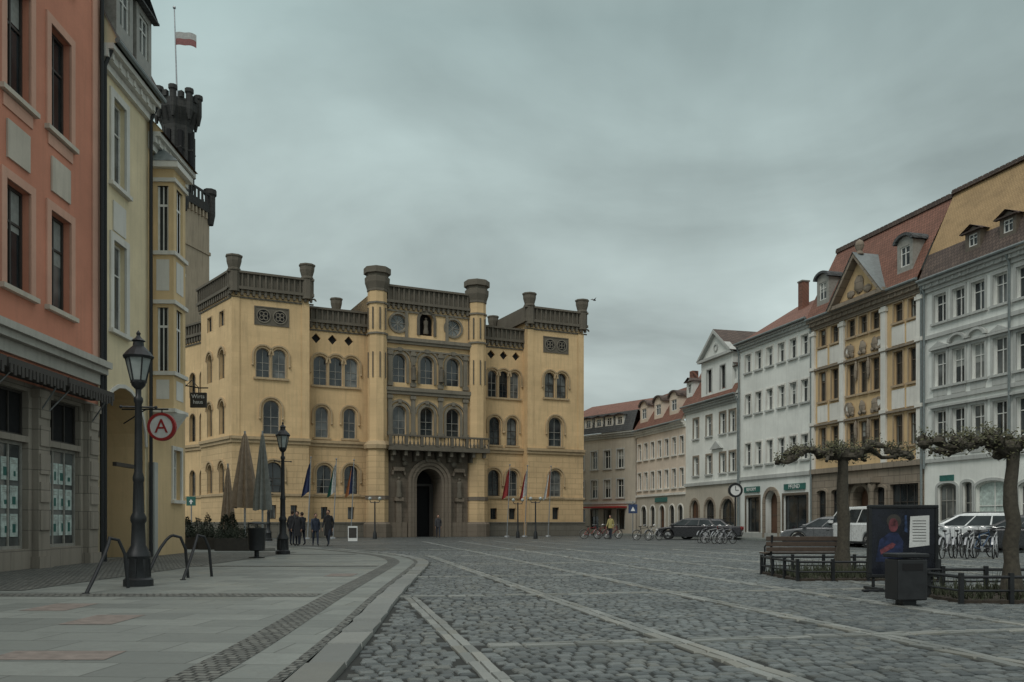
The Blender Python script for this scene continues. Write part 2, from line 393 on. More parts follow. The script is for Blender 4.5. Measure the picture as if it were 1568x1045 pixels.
# ------------------------------------------------------------------ ground
BA=math.atan2(.2,1)
M['cobble']=pavemat('cobble_setts',.165,.135,.02,(.135,.15,.148),(.055,.065,.067),(.016,.019,.019),BA,.10,3.5,bump=1.0,rough=.5,patch=.4,smooth=1.0,dist2=.03,wet=.08)
M['joint']=mat('joint_sand',(.028,.030,.027),.95,var=.4,scale=5)
M['sett']=stonemat('granite_setts',(.165,.182,.178),(.062,.072,.073),rough=.5,wet=.12)
M['bandst']=stonemat('granite_band_stones',(.265,.275,.255),(.15,.16,.15),rough=.58,patch=.3,wet=.05)
M['smallcob']=pavemat('small_setts',.11,.10,.016,(.19,.195,.175),(.07,.075,.07),(.02,.022,.02),BA*.5,.06,6,bump=1.0,rough=.6,smooth=.9,dist2=.03)
M['slab']=pavemat('granite_slabs',1.05,.62,.009,(.245,.265,.245),(.14,.155,.145),(.04,.043,.038),math.radians(4),.012,2,bump=.35,rough=.56,patch=.5,wet=.12)
M['band']=pavemat('granite_band_slabs',.165,.5,.010,(.235,.25,.235),(.12,.13,.125),(.04,.042,.038),BA,.03,4,bump=.5,rough=.6,patch=.5,dist2=.012)
M['kerbst']=stonemat('kerb_granite',(.235,.245,.23),(.15,.158,.148),rough=.6,patch=.35)
kerb=[(-.9,2.0),(-1.25,4.5),(-1.33,6.5),(-1.42,8.4),(-1.58,10.8),(-1.74,13.2),(-1.92,16.5),(-2.08,19.8),(-2.25,23),(-2.45,25.4),(-3.1,28.4),(-4.3,31.6),(-6.3,35.4),(-9.1,39.7),(-13.5,43.5)]
def smooth_poly(pts,n=6):
    out=[]
    for i in range(len(pts)-1):
        p0=Vector(pts[max(i-1,0)]);p1=Vector(pts[i]);p2=Vector(pts[i+1]);p3=Vector(pts[min(i+2,len(pts)-1)])
        for k in range(n):
            t=k/n; out.append(.5*((2*p1)+(p2-p0)*t+(2*p0-5*p1+4*p2-p3)*t*t+(3*p1-p0-3*p2+p3)*t**3))
    out.append(Vector(pts[-1])); return out
ks=smooth_poly(kerb)
def kerbx(Y):
    for i in range(len(ks)-1):
        if ks[i].y<=Y<=ks[i+1].y: return ks[i].x+(ks[i+1].x-ks[i].x)*(Y-ks[i].y)/max(1e-6,ks[i+1].y-ks[i].y)
    return -99
PZ=.05
g=Obj('cobblestone_ground'); g.p('ground_sheet','cobble').face([(-600,-60,0),(600,-60,0),(600,900,0),(-600,900,0)])
g.p('joint_bed','joint').face([(-6,1,.004),(26,1,.004),(26,36,.004),(-6,36,.004)])
pv=Obj('pavement')
sl=pv.p('slab_surface','slab')
def offs(line,d):
    out=[]
    for i,p in enumerate(line):
        t=(line[min(i+1,len(line)-1)]-line[max(i-1,0)]).normalized(); n=Vector((-t.y,t.x)); out.append(p+n*d)
    return out
inner=offs(ks,.34)
for i in range(len(inner)-1):
    a,b=inner[i],inner[i+1]
    sl.face([(a.x,a.y,PZ),(b.x,b.y,PZ),(min(-14.5,b.x-2),b.y,PZ),(-14.5,a.y,PZ)])
def strip(part,line,d0,d1,z):
    A=offs(line,d0);B=offs(line,d1)
    for i in range(len(line)-1):
        part.face([(A[i].x,A[i].y,z),(A[i+1].x,A[i+1].y,z),(B[i+1].x,B[i+1].y,z),(B[i].x,B[i].y,z)])
strip(pv.p('sett_strip','smallcob'),ks,.85,1.2,PZ+.004)
strip(pv.p('sett_strip_thin','smallcob'),ks,.345,.44,PZ+.004)
cs=pv.p('cross_sett_strips','smallcob')
for Y in (13.6,22.5,31):
    x1={13.6:-3.05,22.5:-3.5,31:-5.6}[Y]
    cs.face([(-14,Y-.25,PZ+.004),(x1,Y-.25,PZ+.004),(x1,Y+.3,PZ+.004),(-14,Y+.3,PZ+.004)])
cs.face([(-12.3,14.5,PZ+.008),(-8.2,14.5,PZ+.008),(-8.2,33,PZ+.008),(-12.6,33,PZ+.008)])
rs=pv.p('reddish_slabs','redslab')
for x,y,w,l in ((-5.1,9.7,.6,1.0),(-6.4,11.2,.6,1.0),(-4.4,7.2,1.0,.5),(-4.0,18.3,.6,1.0)):
    rs.face([(x,y,PZ+.004),(x+w,y,PZ+.004),(x+w-.03,y+l,PZ+.004),(x-.03,y+l,PZ+.004)])
kb=pv.p('kerb_stones','kerbst')
A=ks;B=offs(ks,.335)
dense=[]
for i in range(len(ks)-1):
    for k in range(8):
        t=k/8; dense.append((A[i].lerp(A[i+1],t),B[i].lerp(B[i+1],t)))
start=0;dist=0
for i in range(1,len(dense)):
    dist+=(dense[i][0]-dense[i-1][0]).length
    if dist>1.0 or i==len(dense)-1:
        a0,b0=dense[start];a1,b1=dense[i]
        sh=(a1-a0).normalized()*.012; zt=PZ+.006+rr(-.003,.004)
        q=[a0+sh,b0+sh,b1-sh,a1-sh]
        kb.stone([(p.x,p.y) for p in q][::-1],-.02,zt,.05)
        start=i;dist=0
bo=Obj('paving_bands')
bs_=bo.p('band_stones','bandst'); bp_=bo.p('far_band_sheets','band')
da=Vector((.205,-.979)).normalized(); db=Vector((.979,.205)).normalized()
c0=Vector((1.42,9.6))
bands=[]
bands.append((Vector((-1.60,13.6)),da,0,13,.2,0))
for k in range(0,9): bands.append((c0+db*(2.25*k),da,-22 if k==0 else -45,8,.24,0))
for Yk,w in ((-1,.2),(4.6,.2),(9.5,.22),(15,.22),(21,.22),(28,.25),(36,.25)):
    bands.append((c0-da*Yk,db,(-1.9 if Yk==-1 else -2.6 if Yk<16 else -3 if Yk<25 else -8),22,w,1))
for c,dv,l0,l1,w,fam in bands:
    n_=Vector((-dv.y,dv.x)); t=l0
    while t<l1:
        L_=rr(.28,.55); a=c+dv*t
        if a.y<38 and a.y>3:
            for side in (-1,1):
                q=[a+dv*.008+n_*(.006 if side>0 else -w/2*rr(.9,1.1)),a+dv*(L_-.008)+n_*(.006 if side>0 else -w/2*rr(.9,1.1)),a+dv*(L_-.008)+n_*(w/2*rr(.9,1.1) if side>0 else -.006),a+dv*.008+n_*(w/2*rr(.9,1.1) if side>0 else -.006)]
                bs_.stone([(p.x,p.y) for p in q],-.01,(.026 if fam==0 else .030)+rr(-.002,.002),.08)
        elif a.y>=38:
            q=[a-n_*w/2,a+dv*L_-n_*w/2,a+dv*L_+n_*w/2,a+n_*w/2]; z=.006 if fam==0 else .010
            bp_.face([(p.x,p.y,z) for p in q])
        t+=L_
# individually laid setts over the near part of the square (rows along the cross bands)
st_=g.p('granite_sett_stones','sett')
def inband(p):
    for c,dv,l0,l1,w,fam in bands:
        r=p-c; t=r.dot(dv)
        if l0-.05<t<l1+.05 and abs(r.x*(-dv.y)+r.y*dv.x)<w/2+.05: return True
    return False
beds=[(5.7,8.65,17.35,19.95),(6.5,10.25,12.55,14.65)]
vrow=-14.0; 
up_=-da
while vrow<30:
    h=rr(.115,.14); s_=-14+rr(0,.1)
    while s_<26:
        w=rr(.12,.19); c=c0+db*(s_+w/2)+up_*(vrow+h/2); s_+=w
        Y=c.y
        if Y<5.0 or Y>35.5 or c.x>Y*.64+.3 or c.x<-Y*.3-1: continue
        if c.x<kerbx(Y)+.06: continue
        if any(a<c.x<b_ and e<Y<f_ for a,b_,e,f_ in beds): continue
        if inband(c): continue
        j=.012; gx_,gy_=w/2-.008,h/2-.008; q=[]
        for sx,sy in ((-1,-1),(1,-1),(1,1),(-1,1)):
            p=c+db*(sx*gx_+rr(-j,j*.3)*sx)+up_*(sy*gy_+rr(-j,j*.3)*sy); q.append((p.x,p.y))
        st_.stone(q,.0,.022+rr(-.005,.005),.28)
    vrow+=h

# ------------------------------------------------------------------ TOWN HALL
b=Bld('town_hall',(-20.75,64),(6.34,77))
W=b.p('walls','th_wall'); RW=b.p('rusticated_walls','th_rust'); ST=b.p('stone_walls','th_stone'); DK=b.p('parapets','th_grey'); TR=b.p('trim_belts','th_trim'); PL=b.p('plinth','plinth'); DG=b.p('stone_dressings','th_grey2')
RD=.9
def parapet(u0,u1,d,z0,z1,bb=b):
    D=bb.p('parapets','th_grey')
    D.box(u0,u1,d-.30,d+.15,z0,z0+.22); D.box(u0,u1,d-.34,d+.15,z1-.16,z1)
    D.box(u0,u1,d-.12,d+.1,z0+.22,z1-.16)
    n=max(1,int((u1-u0)/.42)); st=(u1-u0)/n
    for k in range(n):
        x=u0+st*(k+.5)
        D.box(x-.06,x+.06,d-.26,d-.121,z0+.22,z1-.16)
        D.box(x-.09,x+.09,d-.22,d-.002,z0-.42,z0)
        D.arc(x+st/2,z0-.3,st/2-.09,st/2+.01,d-.14,d-.004,n=5)
    D.box(u0,u1,d-.06,d+.0,z0-.62,z0-.5)
def turret(u,d,zb,zt,r,m='th_grey',bb=b,n=8):
    t=bb.p('turrets','th_grey')
    t.lathe([(r,zb),(r,zt-1.15),(r*1.15,zt-1.1),(r*1.15,zt-.98),(r,zt-.93),(r*1.32,zt-.45),(r*1.36,zt-.14),(r*1.5,zt-.12),(r*1.5,zt),(.0,zt)],u,d,n,math.pi/8)
def quat(u0,u1,z0,z1,d,n):
    D=b.p('parapets','th_grey'); w=(u1-u0)/n
    D.box(u0-.08,u1+.08,d-.05,d+.01,z0-.08,z0); D.box(u0-.08,u1+.08,d-.05,d+.01,z1,z1+.08)
    D.box(u0-.08,u0,d-.05,d+.01,z0,z1); D.box(u1,u1+.08,d-.05,d+.01,z0,z1)
    D.face([(u0,d-.012,z0),(u1,d-.012,z0),(u1,d-.012,z1),(u0,d-.012,z1)])
    for k in range(n):
        m=u0+w*(k+.5); zc=(z0+z1)/2; r=min(w,z1-z0)/2-.06
        b.p('tracery','th_grey2').arc(m,zc,r-.09,r,d-.06,d-.013,0,2*math.pi,16)
        b.p('tracery_dark','dark').arc(m,zc,0,r-.09,d-.016,d-.013,0,2*math.pi,16)
        for q in range(4):
            a=math.pi/4+q*math.pi/2
            b.p('tracery','th_grey2').arc(m+math.cos(a)*r*.4,zc+math.sin(a)*r*.4,r*.22,r*.34,d-.045,d-.017,0,2*math.pi,8)
def belt(u0,u1,d,bb=b):
    T=bb.p('trim_belts','th_trim'); T.box(u0,u1,d-.12,d-.002,7.15,7.4); T.box(u0,u1,d-.22,d-.002,7.402,7.62)
    T.box(u0,u1,d-.10,d-.002,3.2,3.38)
def ground(u0,u1,d,bb=b):
    PLt=bb.p('plinth','plinth'); PLt.box(u0,u1,d-.14,d-.003,0,1.1); PLt.box(u0,u1,d-.2,d-.003,1.102,1.22)
def bwin(x0,x1,z0,z1,d,n=1,bb=b,fr='frame_d',hood=True,bars=2,wp=None):
    a=bb.u(x0,d); c=bb.u(x1,d); gap=.16; w=(c-a-gap*(n-1))/n
    for k in range(n):
        A=a+k*(w+gap); C=A+w
        bb.win(A,C,z0,z1,d,'round',1,bars,'frame_g' if R()<.5 else fr,rec=.28,wallp=wp or W,trim='th_trim',tw=.07,tp=.04)
        hm=bb.p('hood_moulds','th_trim'); m=(A+C)/2; r=w/2+.17
        if hood: hm.arc(m,z1-w/2,r,r+.12,d-.12,d-.001)
    if hood:
        hm=bb.p('hood_moulds','th_trim')
        for x in (a-.30,c+.17): hm.box(x,x+.12,d-.12,d-.002,z1-w/2-.75,z1-w/2)
        for x in (a-.36,c+.14): hm.blob((x+.1,d-.1,z1-w/2-.8),.1,6,4)
    T=bb.p('sills','th_trim'); T.box(a-.2,c+.2,d-.13,d-.003,z0-.16,z0-.002)
    return a,c
def pav(x0,x1,rx,tx,ax,gx,bx):
    u0,u1=b.u(x0),b.u(x1)
    quat(b.u(rx[0]),b.u(rx[1]),16.1,17.35,0,2)
    bwin(tx[0],tx[1],12.1,14.3,0,2); bwin(ax[0],ax[1],7.85,10.4,0,1)
    b.wall(W,u0,u1,7.5,18.6,0)
    bwin(gx[0],gx[1],3.45,5.75,0,1,wp=RW)
    for xx in bx: b.win(b.u(xx-5),b.u(xx+5),1.45,2.5,0,'rect',1,0,'frame_d',rec=.3,wallp=RW)
    b.wall(RW,u0,u1,0,7.5,0)
    belt(u0-.1,u1+.1,0); ground(u0-.14,u1+.14,0); parapet(u0-.35,u1+.35,0,18.5,19.85)
    for e in (u0,u1): b.p('return_walls','th_wall').face([(e,0,0),(e,11,0),(e,11,19),(e,0,19)])
    DK.box(u0-.3,u0+.05,.16,11,18.5,19.8); DK.box(u1-.05,u1+.3,.16,11,18.5,19.8)
    b.p('flat_roof','roof_slate').box(u0,u1,.2,11,18.6,18.9)
    turret(u0+.15,-.05,18.3,20.95,.42); turret(u1-.15,-.05,18.3,20.95,.42)
    for A,C in ((u0-.03,u0+.55),(u1-.55,u1+.03)): b.p('corner_lesenes','th_wall').box(A,C,-.06,-.001,7.63,18.0)
pav(355,473,(391,441),(392,438),(403,428),(405,432),(418,450))
pav(808,893,(833,869),(834,868),(840,861),(841,860),(851,))
def rec(x0,x1,rh,tri,lo,gr):
    u0,u1=b.u(x0,RD)-.9,b.u(x1,RD)+.6
    for xx in rh:
        m=b.u(xx,RD); b.win(m-.36,m+.36,15.2,16.0,RD,'diamond',0,0,'frame_d',wallp=W,glass='dark')
    bwin(tri[0],tri[1],11.95,14.25,RD,3)
    for a,c in lo: bwin(a,c,7.85,10.25,RD,1)
    b.wall(W,u0,u1,7.5,17.0,RD)
    for a,c in gr: bwin(a,c,3.45,5.7,RD,1,wp=RW); b.win(b.u((a+c)/2-5,RD),b.u((a+c)/2+5,RD),1.45,2.4,RD,'rect',1,0,'frame_d',rec=.3,wallp=RW)
    b.wall(RW,u0,u1,0,7.5,RD); belt(u0,u1,RD); ground(u0,u1,RD); parapet(u0,u1,RD,16.8,18.0)
    b.p('flat_roof','roof_slate').box(u0,u1,RD+.2,11,16.6,16.9)
    DK.box(u0,u1,5.0,5.4,16.9,18.9)
rec(473,565,(484,509,534),(480,548),((483,503),(526,545)),((485,508),(527,548)))
rec(743,808,(752,771,790),(747,795),((749,766),(776,792)),((747,765),(776,793)))
turret(b.u(515,6),6,17,20.2,.36); turret(b.u(755,6),6,17,20.2,.36)
CD=-.35
u0,u1=b.u(580),b.u(730)
for x in (610,694):
    m=b.u(x,CD); b.win(m-.68,m+.68,16.5,17.86,CD,'circle',fr='frame_g',trim='th_grey2',tw=.16,tp=.1,wallp=W)
mc=b.u(653,CD)
b.win(mc-.6,mc+.6,16.35,18.2,CD,'round',0,0,'frame_d',trim='th_grey',tw=.22,tp=.1,wallp=W,rec=.5,glass='dark')
for x0_,x1_ in ((601,622),(643,664),(683,704)):
    a,c=b.u(x0_,CD),b.u(x1_,CD); m=(a+c)/2
    for z0,z1 in ((12.4,14.7),(8.15,10.55)):
        b.win(a,c,z0,z1,CD,'round',1,2,'frame_g',rec=.3,trim='th_grey2',tw=.2,tp=.12,wallp=W)
        DG.arc(m,z1-(c-a)/2,(c-a)/2+.34,(c-a)/2+.48,CD-.14,CD-.002)
        DG.box(m-.14,m+.14,CD-.2,CD-.002,z1+.2,z1+.5)
b.wall(W,u0,u1,7.5,18.7,CD)
pm=b.u(656,CD); PW=1.08
b.hole(pm-PW,pm+PW,0,5.55,'round')
b.wall(ST,u0,u1,0,7.5,CD)
o=b.outline(pm-PW,pm+PW,0,5.55,'round')
for k in range(len(o)):
    A=o[k];B=o[(k+1)%len(o)]
    if k==0: continue
    ST.face([(A[0],CD,A[1]),(A[0],CD+2.2,A[1]),(B[0],CD+2.2,B[1]),(B[0],CD,B[1])])
b.p('portal_doors','dark').face([(x,CD+2.2,z) for x,z in o])
dd=b.p('portal_door_leaves','frame_d')
dd.box(pm-PW,pm-.75,CD+1.8,CD+1.9,0,4.2); dd.box(pm+.75,pm+PW,CD+1.8,CD+1.9,0,4.2); dd.box(pm-PW,pm+PW,CD+1.8,CD+1.9,4.2,4.4)
for k,(ra,rb,y) in enumerate(((.0,.22,.22),(.24,.5,.34),(.52,.75,.42))):
    ST.arc(pm,5.55-PW,PW+ra,PW+rb,CD-y,CD-.003,n=16)
    ST.box(pm-PW-rb,pm-PW-ra,CD-y,CD-.003,0,5.55-PW); ST.box(pm+PW+ra,pm+PW+rb,CD-y,CD-.003,0,5.55-PW)
stt=b.p('statues','th_grey',True)
def statue(u,d,z,h):
    stt.lathe([(.16*h,z),(.17*h,z+.1*h),(.13*h,z+.35*h),(.12*h,z+.5*h),(.15*h,z+.7*h),(.14*h,z+.8*h),(.05*h,z+.84*h),(.07*h,z+.88*h),(.08*h,z+.95*h),(.0,z+1.02*h)],u,d,10)
for sx in (-1,1):
    x=pm+sx*2.6
    ST.box(x-.35,x+.35,CD-.45,CD-.004,2.9,3.2); ST.box(x-.22,x+.22,CD-.3,CD-.004,0,2.9)
    statue(x,CD-.3,3.2,1.6); ST.box(x-.45,x+.45,CD-.4,CD-.005,5.3,5.6)
    ST.arc(x,5.0,.45,.6,CD-.3,CD-.005)
    x=pm+sx*1.3
    DK.blob((x+sx*.8,CD-.3,5.9),.26,8,6)
statue(mc,CD+.15,16.5,1.35)
for A,C in ((u0,pm-1.9),(pm+1.9,u1)): ST.box(A,C,CD-.25,CD-.006,0,1.2)
ua,uc=b.u(590,CD),b.u(741,CD)
DK.box(ua,uc,CD-1.25,CD-.004,6.9,7.15); DK.box(ua,uc,CD-1.25,CD-1.0,8.0,8.14); DK.box(ua,uc,CD-1.2,CD-1.05,7.15,7.27)
n=26
for k in range(n+1):
    x=ua+.08+(uc-ua-.16)*k/n
    if k%4==0: DK.box(x-.12,x+.12,CD-1.24,CD-1.01,7.27,8.0)
    else: DK.lathe([(.04,7.27),(.08,7.4),(.09,7.5),(.04,7.7),(.05,8.0)],x,CD-1.12,6)
for k in range(9):
    x=ua+.4+(uc-ua-.8)*k/8
    DK.extr([(x-.12,6.9),(x+.12,6.9),(x+.12,6.5),(x-.12,6.5)],CD-1.1,CD-.004); DK.extr([(x-.1,6.5),(x+.1,6.5),(x+.1,6.1),(x-.1,6.1)],CD-.6,CD-.004)
for z0,z1,pp in ((15.5,15.72,.25),(15.722,16.0,.36),(11.45,11.7,.25),(11.702,12.0,.34),(7.15,7.5,.1),(14.95,15.1,.16),(18.05,18.2,.1)):
    DG.box(u0,u1,CD-pp,CD-.003,z0,z1)
for xm in (596.5,632,674,712):
    m=b.u(xm,CD)
    for z0,z1 in ((8.15,11.44),(12.1,14.94)):
        DG.box(m-.17,m+.17,CD-.16,CD-.004,z0,z1); DG.box(m-.24,m+.24,CD-.22,CD-.004,z1-.35,z1-.1); DG.box(m-.24,m+.24,CD-.22,CD-.004,z0,z0+.3)
        statue(m,CD-.3,z0+.5,1.3) if xm in(632,674) and z0>10 else None
for x in (622,684): DG.box(b.u(x,CD)-.12,b.u(x,CD)+.12,CD-.12,CD-.004,16.0,18.05)
parapet(u0,u1,CD,18.7,20.1)
b.p('flat_roof','roof_slate').box(u0,u1,CD+.2,11,18.5,18.7)
for e in (u0,u1): b.p('return_walls','th_wall').face([(e,CD,0),(e,11,0),(e,11,20),(e,CD,20)])
DK.box(u0,u0+.3,.2,9,18.7,20.0); DK.box(u1-.3,u1,.2,9,18.7,20.0)
for xx in (578,730.5):
    m=b.u(xx,-.4); T8=b.p('octagonal_buttresses','th_wall'); r=.76
    T8.lathe([(r,7.6),(r,19.4)],m,-.35,8,math.pi/8)
    ST8=b.p('buttress_base','th_rust'); ST8.lathe([(r+.12,1.2),(r+.12,7.0)],m,-.35,8,math.pi/8)
    TR.lathe([(r+.3,7.0),(r+.32,7.3),(r+.05,7.62)],m,-.35,8,math.pi/8)
    ST.lathe([(r+.32,0),(r+.32,1.05),(r+.15,1.22)],m,-.35,8,math.pi/8)
    ST.lathe([(r+.18,3.0),(r+.2,3.3)],m,-.35,8,math.pi/8)
    for z in (16.0,18.4): DG.lathe([(r+.1,z),(r+.1,z+.14)],m,-.35,8,math.pi/8)
    DK.lathe([(r,19.4),(r+.06,19.42),(r+.06,19.6),(r+.22,20.1),(r+.24,20.5),(r+.12,20.55),(r+.12,20.75),(r+.32,20.8),(r+.32,21.25),(r+.2,21.3),(0,21.35)],m,-.35,8,math.pi/8)
    for q in range(8):
        a=q*math.pi/4
        if math.sin(a)<.3:
            cx,cy=m+math.cos(a)*(r-.02),-.35+math.sin(a)*(r-.02)
            DK.box(cx-.05,cx+.05,cy-.06,cy+.02,16.4,18.1)
            DK.box(cx-.04,cx+.04,cy-.05,cy+.02,12.6,14.6)
wg=Bld('side_wing_temp',(-24.9,69.2),(-20.75,64.02))
WW=wg.p('walls','th_wall'); WR=wg.p('rusticated_walls','th_rust')
def wwin(uc,w,z0,z1,wp):
    wg.win(uc-w/2,uc+w/2,z0,z1,0,'round',1,2,'frame_d',rec=.28,wallp=wp,trim='th_trim',tw=.07,tp=.04)
    wg.p('hood_moulds','th_trim').arc(uc,z1-w/2,w/2+.17,w/2+.29,-.12,-.001)
for uc in (2.0,4.6):
    wwin(uc,.95,12.1,14.3,WW); wwin(uc,1.0,7.9,10.4,WW); wwin(uc,1.0,3.45,5.7,WR)
    wg.win(uc-.45,uc+.45,16.1,17.2,0,'rect',1,0,'frame_d',wallp=WW,trim='th_trim',tw=.08)
wg.wall(WW,0,wg.L,7.5,18.6); wg.wall(WR,0,wg.L,0,7.5); belt(0,wg.L,0,wg); ground(0,wg.L,0,wg); parapet(-.3,wg.L,0,18.5,19.85,wg)
wg2=Bld('rear_wing',(-32,76.5),(-24.9,70.4))
W2=wg2.p('walls','th_wall')
for uc in (1.5,3.4,5.3,7.2,8.8):
    for z0,z1 in ((11.6,13.6),(7.9,10.2),(3.2,5.5)):
        wg2.win(uc-.45,uc+.45,z0,z1,0,'round',1,2,'frame_d',rec=.28,wallp=W2,trim='th_trim',tw=.07,tp=.04)
wg2.wall(W2,0,wg2.L,0,16.6); belt(0,wg2.L,0,wg2); ground(0,wg2.L,0,wg2); parapet(0,wg2.L,0,16.5,17.6,wg2)
for w_ in (wg,wg2):
    w_.e.parent=b.e; bpy.context.view_layer.update(); w_.e.matrix_parent_inverse=b.e.matrix_world.inverted()
wg.e.name='side_wing'
# ------------------------------------------------------------------ TOWER
tx,ty=px(272,80),80
t=Obj('clock_tower',(tx,ty,0),math.radians(-14))
lo=t.p('lower_shaft','tower2'); lo.box(-2.0,2.0,-2.0,2.0,0,30.2)
up=t.p('upper_shaft','tower'); up.box(-2.25,2.25,-2.25,2.25,30.2,31.0)
for sx in (-1,1):
    for sy in (-1,1):
        up.lathe([(.3,29.2),(.48,30.2),(.48,31.9),(.6,32.05),(.6,32.5),(0,32.5)],sx*2.05,sy*2.05,8)
for k in range(7):
    for sgn in (-1,1):
        x=-1.7+k*.57; up.box(x-.12,x+.12,sgn*2.2-.05,sgn*2.2+.05,31,31.8); up.box(sgn*2.2-.05,sgn*2.2+.05,x-.12,x+.12,31,31.8)
for k in range(8):
    x=-1.9+k*.54; lo.box(x-.1,x+.1,-2.2,-1.99,29.6,30.19); lo.box(1.99,2.2,x-.1,x+.1,29.6,30.19)
up.box(-2.25,2.25,-2.27,-2.13,31.8,32.0); up.box(2.13,2.27,-2.12,2.25,31.8,32.0)
up.lathe([(1.4,31),(1.4,37.6),(1.5,37.9),(1.9,38.9),(1.95,39.0),(1.95,39.8),(1.85,39.82),(0,39.85)],0,0,8,math.pi/8)
for q in range(16):
    a=q*math.pi/8; up.tube([(1.42*math.cos(a),1.42*math.sin(a),37.9),(1.86*math.cos(a),1.86*math.sin(a),38.9)],.09,4)
for q in range(8):
    a=q*math.pi/4+math.pi/8
    up.lathe([(.12,32),(.14,35.5),(.15,37.4)],1.38*math.cos(a),1.38*math.sin(a),6)
    up.lathe([(.12,38.0),(.30,38.9),(.30,40.3),(.40,40.4),(.40,40.75),(0,40.75)],1.85*math.cos(a),1.85*math.sin(a),8)
    a=q*math.pi/4; cx,cy=1.31*math.cos(a),1.31*math.sin(a)
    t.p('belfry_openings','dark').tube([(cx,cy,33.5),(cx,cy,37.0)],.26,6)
    up.box(1.76*math.cos(a)-.2,1.76*math.cos(a)+.2,1.76*math.sin(a)-.2,1.76*math.sin(a)+.2,39.8,40.35)
    for zz in (33.2,35.3): up.tube([(1.3*math.cos(a-.35),1.3*math.sin(a-.35),zz),(1.56*math.cos(a),1.56*math.sin(a),zz+.15),(1.3*math.cos(a+.35),1.3*math.sin(a+.35),zz)],.08,5)
ck=t.p('clock_face','whitep'); ck.arc(.9,28.2,0,.7,-2.06,-2.001,0,2*math.pi,24)
kk=t.p('clock_ring','iron'); kk.arc(.9,28.2,.7,.82,-2.1,-2.001,0,2*math.pi,24); kk.box(.87,.93,-2.1,-2.07,28.2,28.8); kk.box(.9,1.3,-2.11,-2.075,28.17,28.23)
for k in range(12):
    a=k*math.pi/6; kk.blob((.9+.58*math.cos(a),-2.07,28.2+.58*math.sin(a)),.05,5,4)
for z in (25,20,15): t.p('slit_windows','glass').box(.5,1.1,-2.03,-1.99,z,z+1.6)
lo.box(-2.1,2.1,-2.1,2.1,26.3,26.6)
fp=t.p('flagpole','steel'); fp.tube([(0,0,39),(-.35,0,48.8)],[.08,.05],8); fp.blob((-.35,0,48.9),.15)
def flagmesh(o,cols,x0,y0,z0,w,h,droop=.3,seed=0):
    for ci,c in enumerate(cols):
        p=o.p('flag_stripe_%s_%d'%(c,ci),c)
        n=10
        for k in range(n):
            def pt(q,v):
                return (x0+w*q, y0+.12*math.sin(q*7+seed)*q**.5, z0-droop*w*q*q - v*h+.05*math.sin(q*9+seed))
            v0,v1=ci/len(cols),(ci+1)/len(cols); q0,q1=k/n,(k+1)/n
            p.face([pt(q0,v0),pt(q1,v0),pt(q1,v1),pt(q0,v1)])
M['flagpale']=mat('flag_pale',(.36,.36,.345),.8); M['flagred']=mat('flag_dull_red',(.22,.09,.085),.8)
flagmesh(t,['flagpale','flagred'],-.28,0,46.6,2.2,1.2,.25)

# ------------------------------------------------------------------ RIGHT ROW
RP=Vector((19.2,55)); RDv=Vector((.27,-1)).normalized()
def Lp(x):
    k=(x-CXP)/F; tt=(k*RP.y-RP.x)/(RDv.x-k*RDv.y); return RP+RDv*tt
def drain(b,u,z0,z1,m='copper'):
    b.p('drainpipes',m,True).tube([(u,-.14,z0),(u,-.14,z1-.5),(u,-.35,z1)],.06,8)
def cornice(b,u0,u1,z,m,s=1.0,d=0):
    p=b.p('cornices_'+m,m)
    p.box(u0,u1,d-.12*s,d-.002,z-.55*s,z-.35*s); p.box(u0,u1,d-.26*s,d-.002,z-.348*s,z-.15*s); p.box(u0,u1,d-.4*s,d-.002,z-.148*s,z)
    n=int((u1-u0)/.5)
    for k in range(n):
        x=u0+(k+.5)*(u1-u0)/n; p.box(x-.07,x+.07,d-.3*s,d-.262*s,z-.33*s,z-.15*s)
def gutter(b,u0,u1,z,d=-.5):
    b.p('gutters','copper',True).tube([(u0,d,z+.03),(u1,d,z+.03)],.08,8)
def dormer(b,uc,w,z0,h,dfront,dback,wallm,roofm,arched=False,pitch=.5,fr='frame_w'):
    wp=b.p('dormer_walls_'+wallm,wallm); u0,u1=uc-w/2,uc+w/2
    b.win(uc-w*.3,uc+w*.3,z0+h*.22,z0+h*.86,dfront,'rect',1,1,fr,rec=.1,wallp=wp)
    b.wall(wp,u0,u1,z0,z0+h,dfront)
    wp.face([(u0,dfront,z0),(u0,dback,z0+h*.3),(u0,dback,z0+h),(u0,dfront,z0+h)]); wp.face([(u1,dfront,z0),(u1,dback,z0+h*.3),(u1,dback,z0+h),(u1,dfront,z0+h)])
    rp=b.p('dormer_roofs_'+roofm,roofm); o=.18
    if arched:
        rise=w*.28
        rp.arc(uc,z0+h,w/2-.02,w/2+o,dfront-o,dback,h0=rise-.03,h1=rise+.12,n=10)
        b.p('dormer_walls_'+wallm,wallm).face([(uc+w/2*math.cos(math.pi*k/10),dfront,z0+h+rise*math.sin(math.pi*k/10)) for k in range(11)])
    else:
        zr=z0+h+w*pitch/2
        for s_ in (-1,1):
            rp.face([(uc,dfront-o,zr+.08),(uc+s_*(w/2+o),dfront-o,z0+h),(uc+s_*(w/2+o),dback,z0+h),(uc,dback,zr+.08)])
        wp.face([(u0,dfront,z0+h),(u1,dfront,z0+h),(uc,dfront,zr)])
        rp.box(u0-o,u1+o,dfront-o-.02,dfront-.003,z0+h-.06,z0+h)
def shell(b,D,h,m):
    w=b.p('side_walls',m)
    for u in (0.02,b.L-.02): w.face([(u,0,0),(u,D,0),(u,D,h),(u,0,h)])
    w.face([(0,D,0),(b.L,D,0),(b.L,D,h),(0,D,h)])
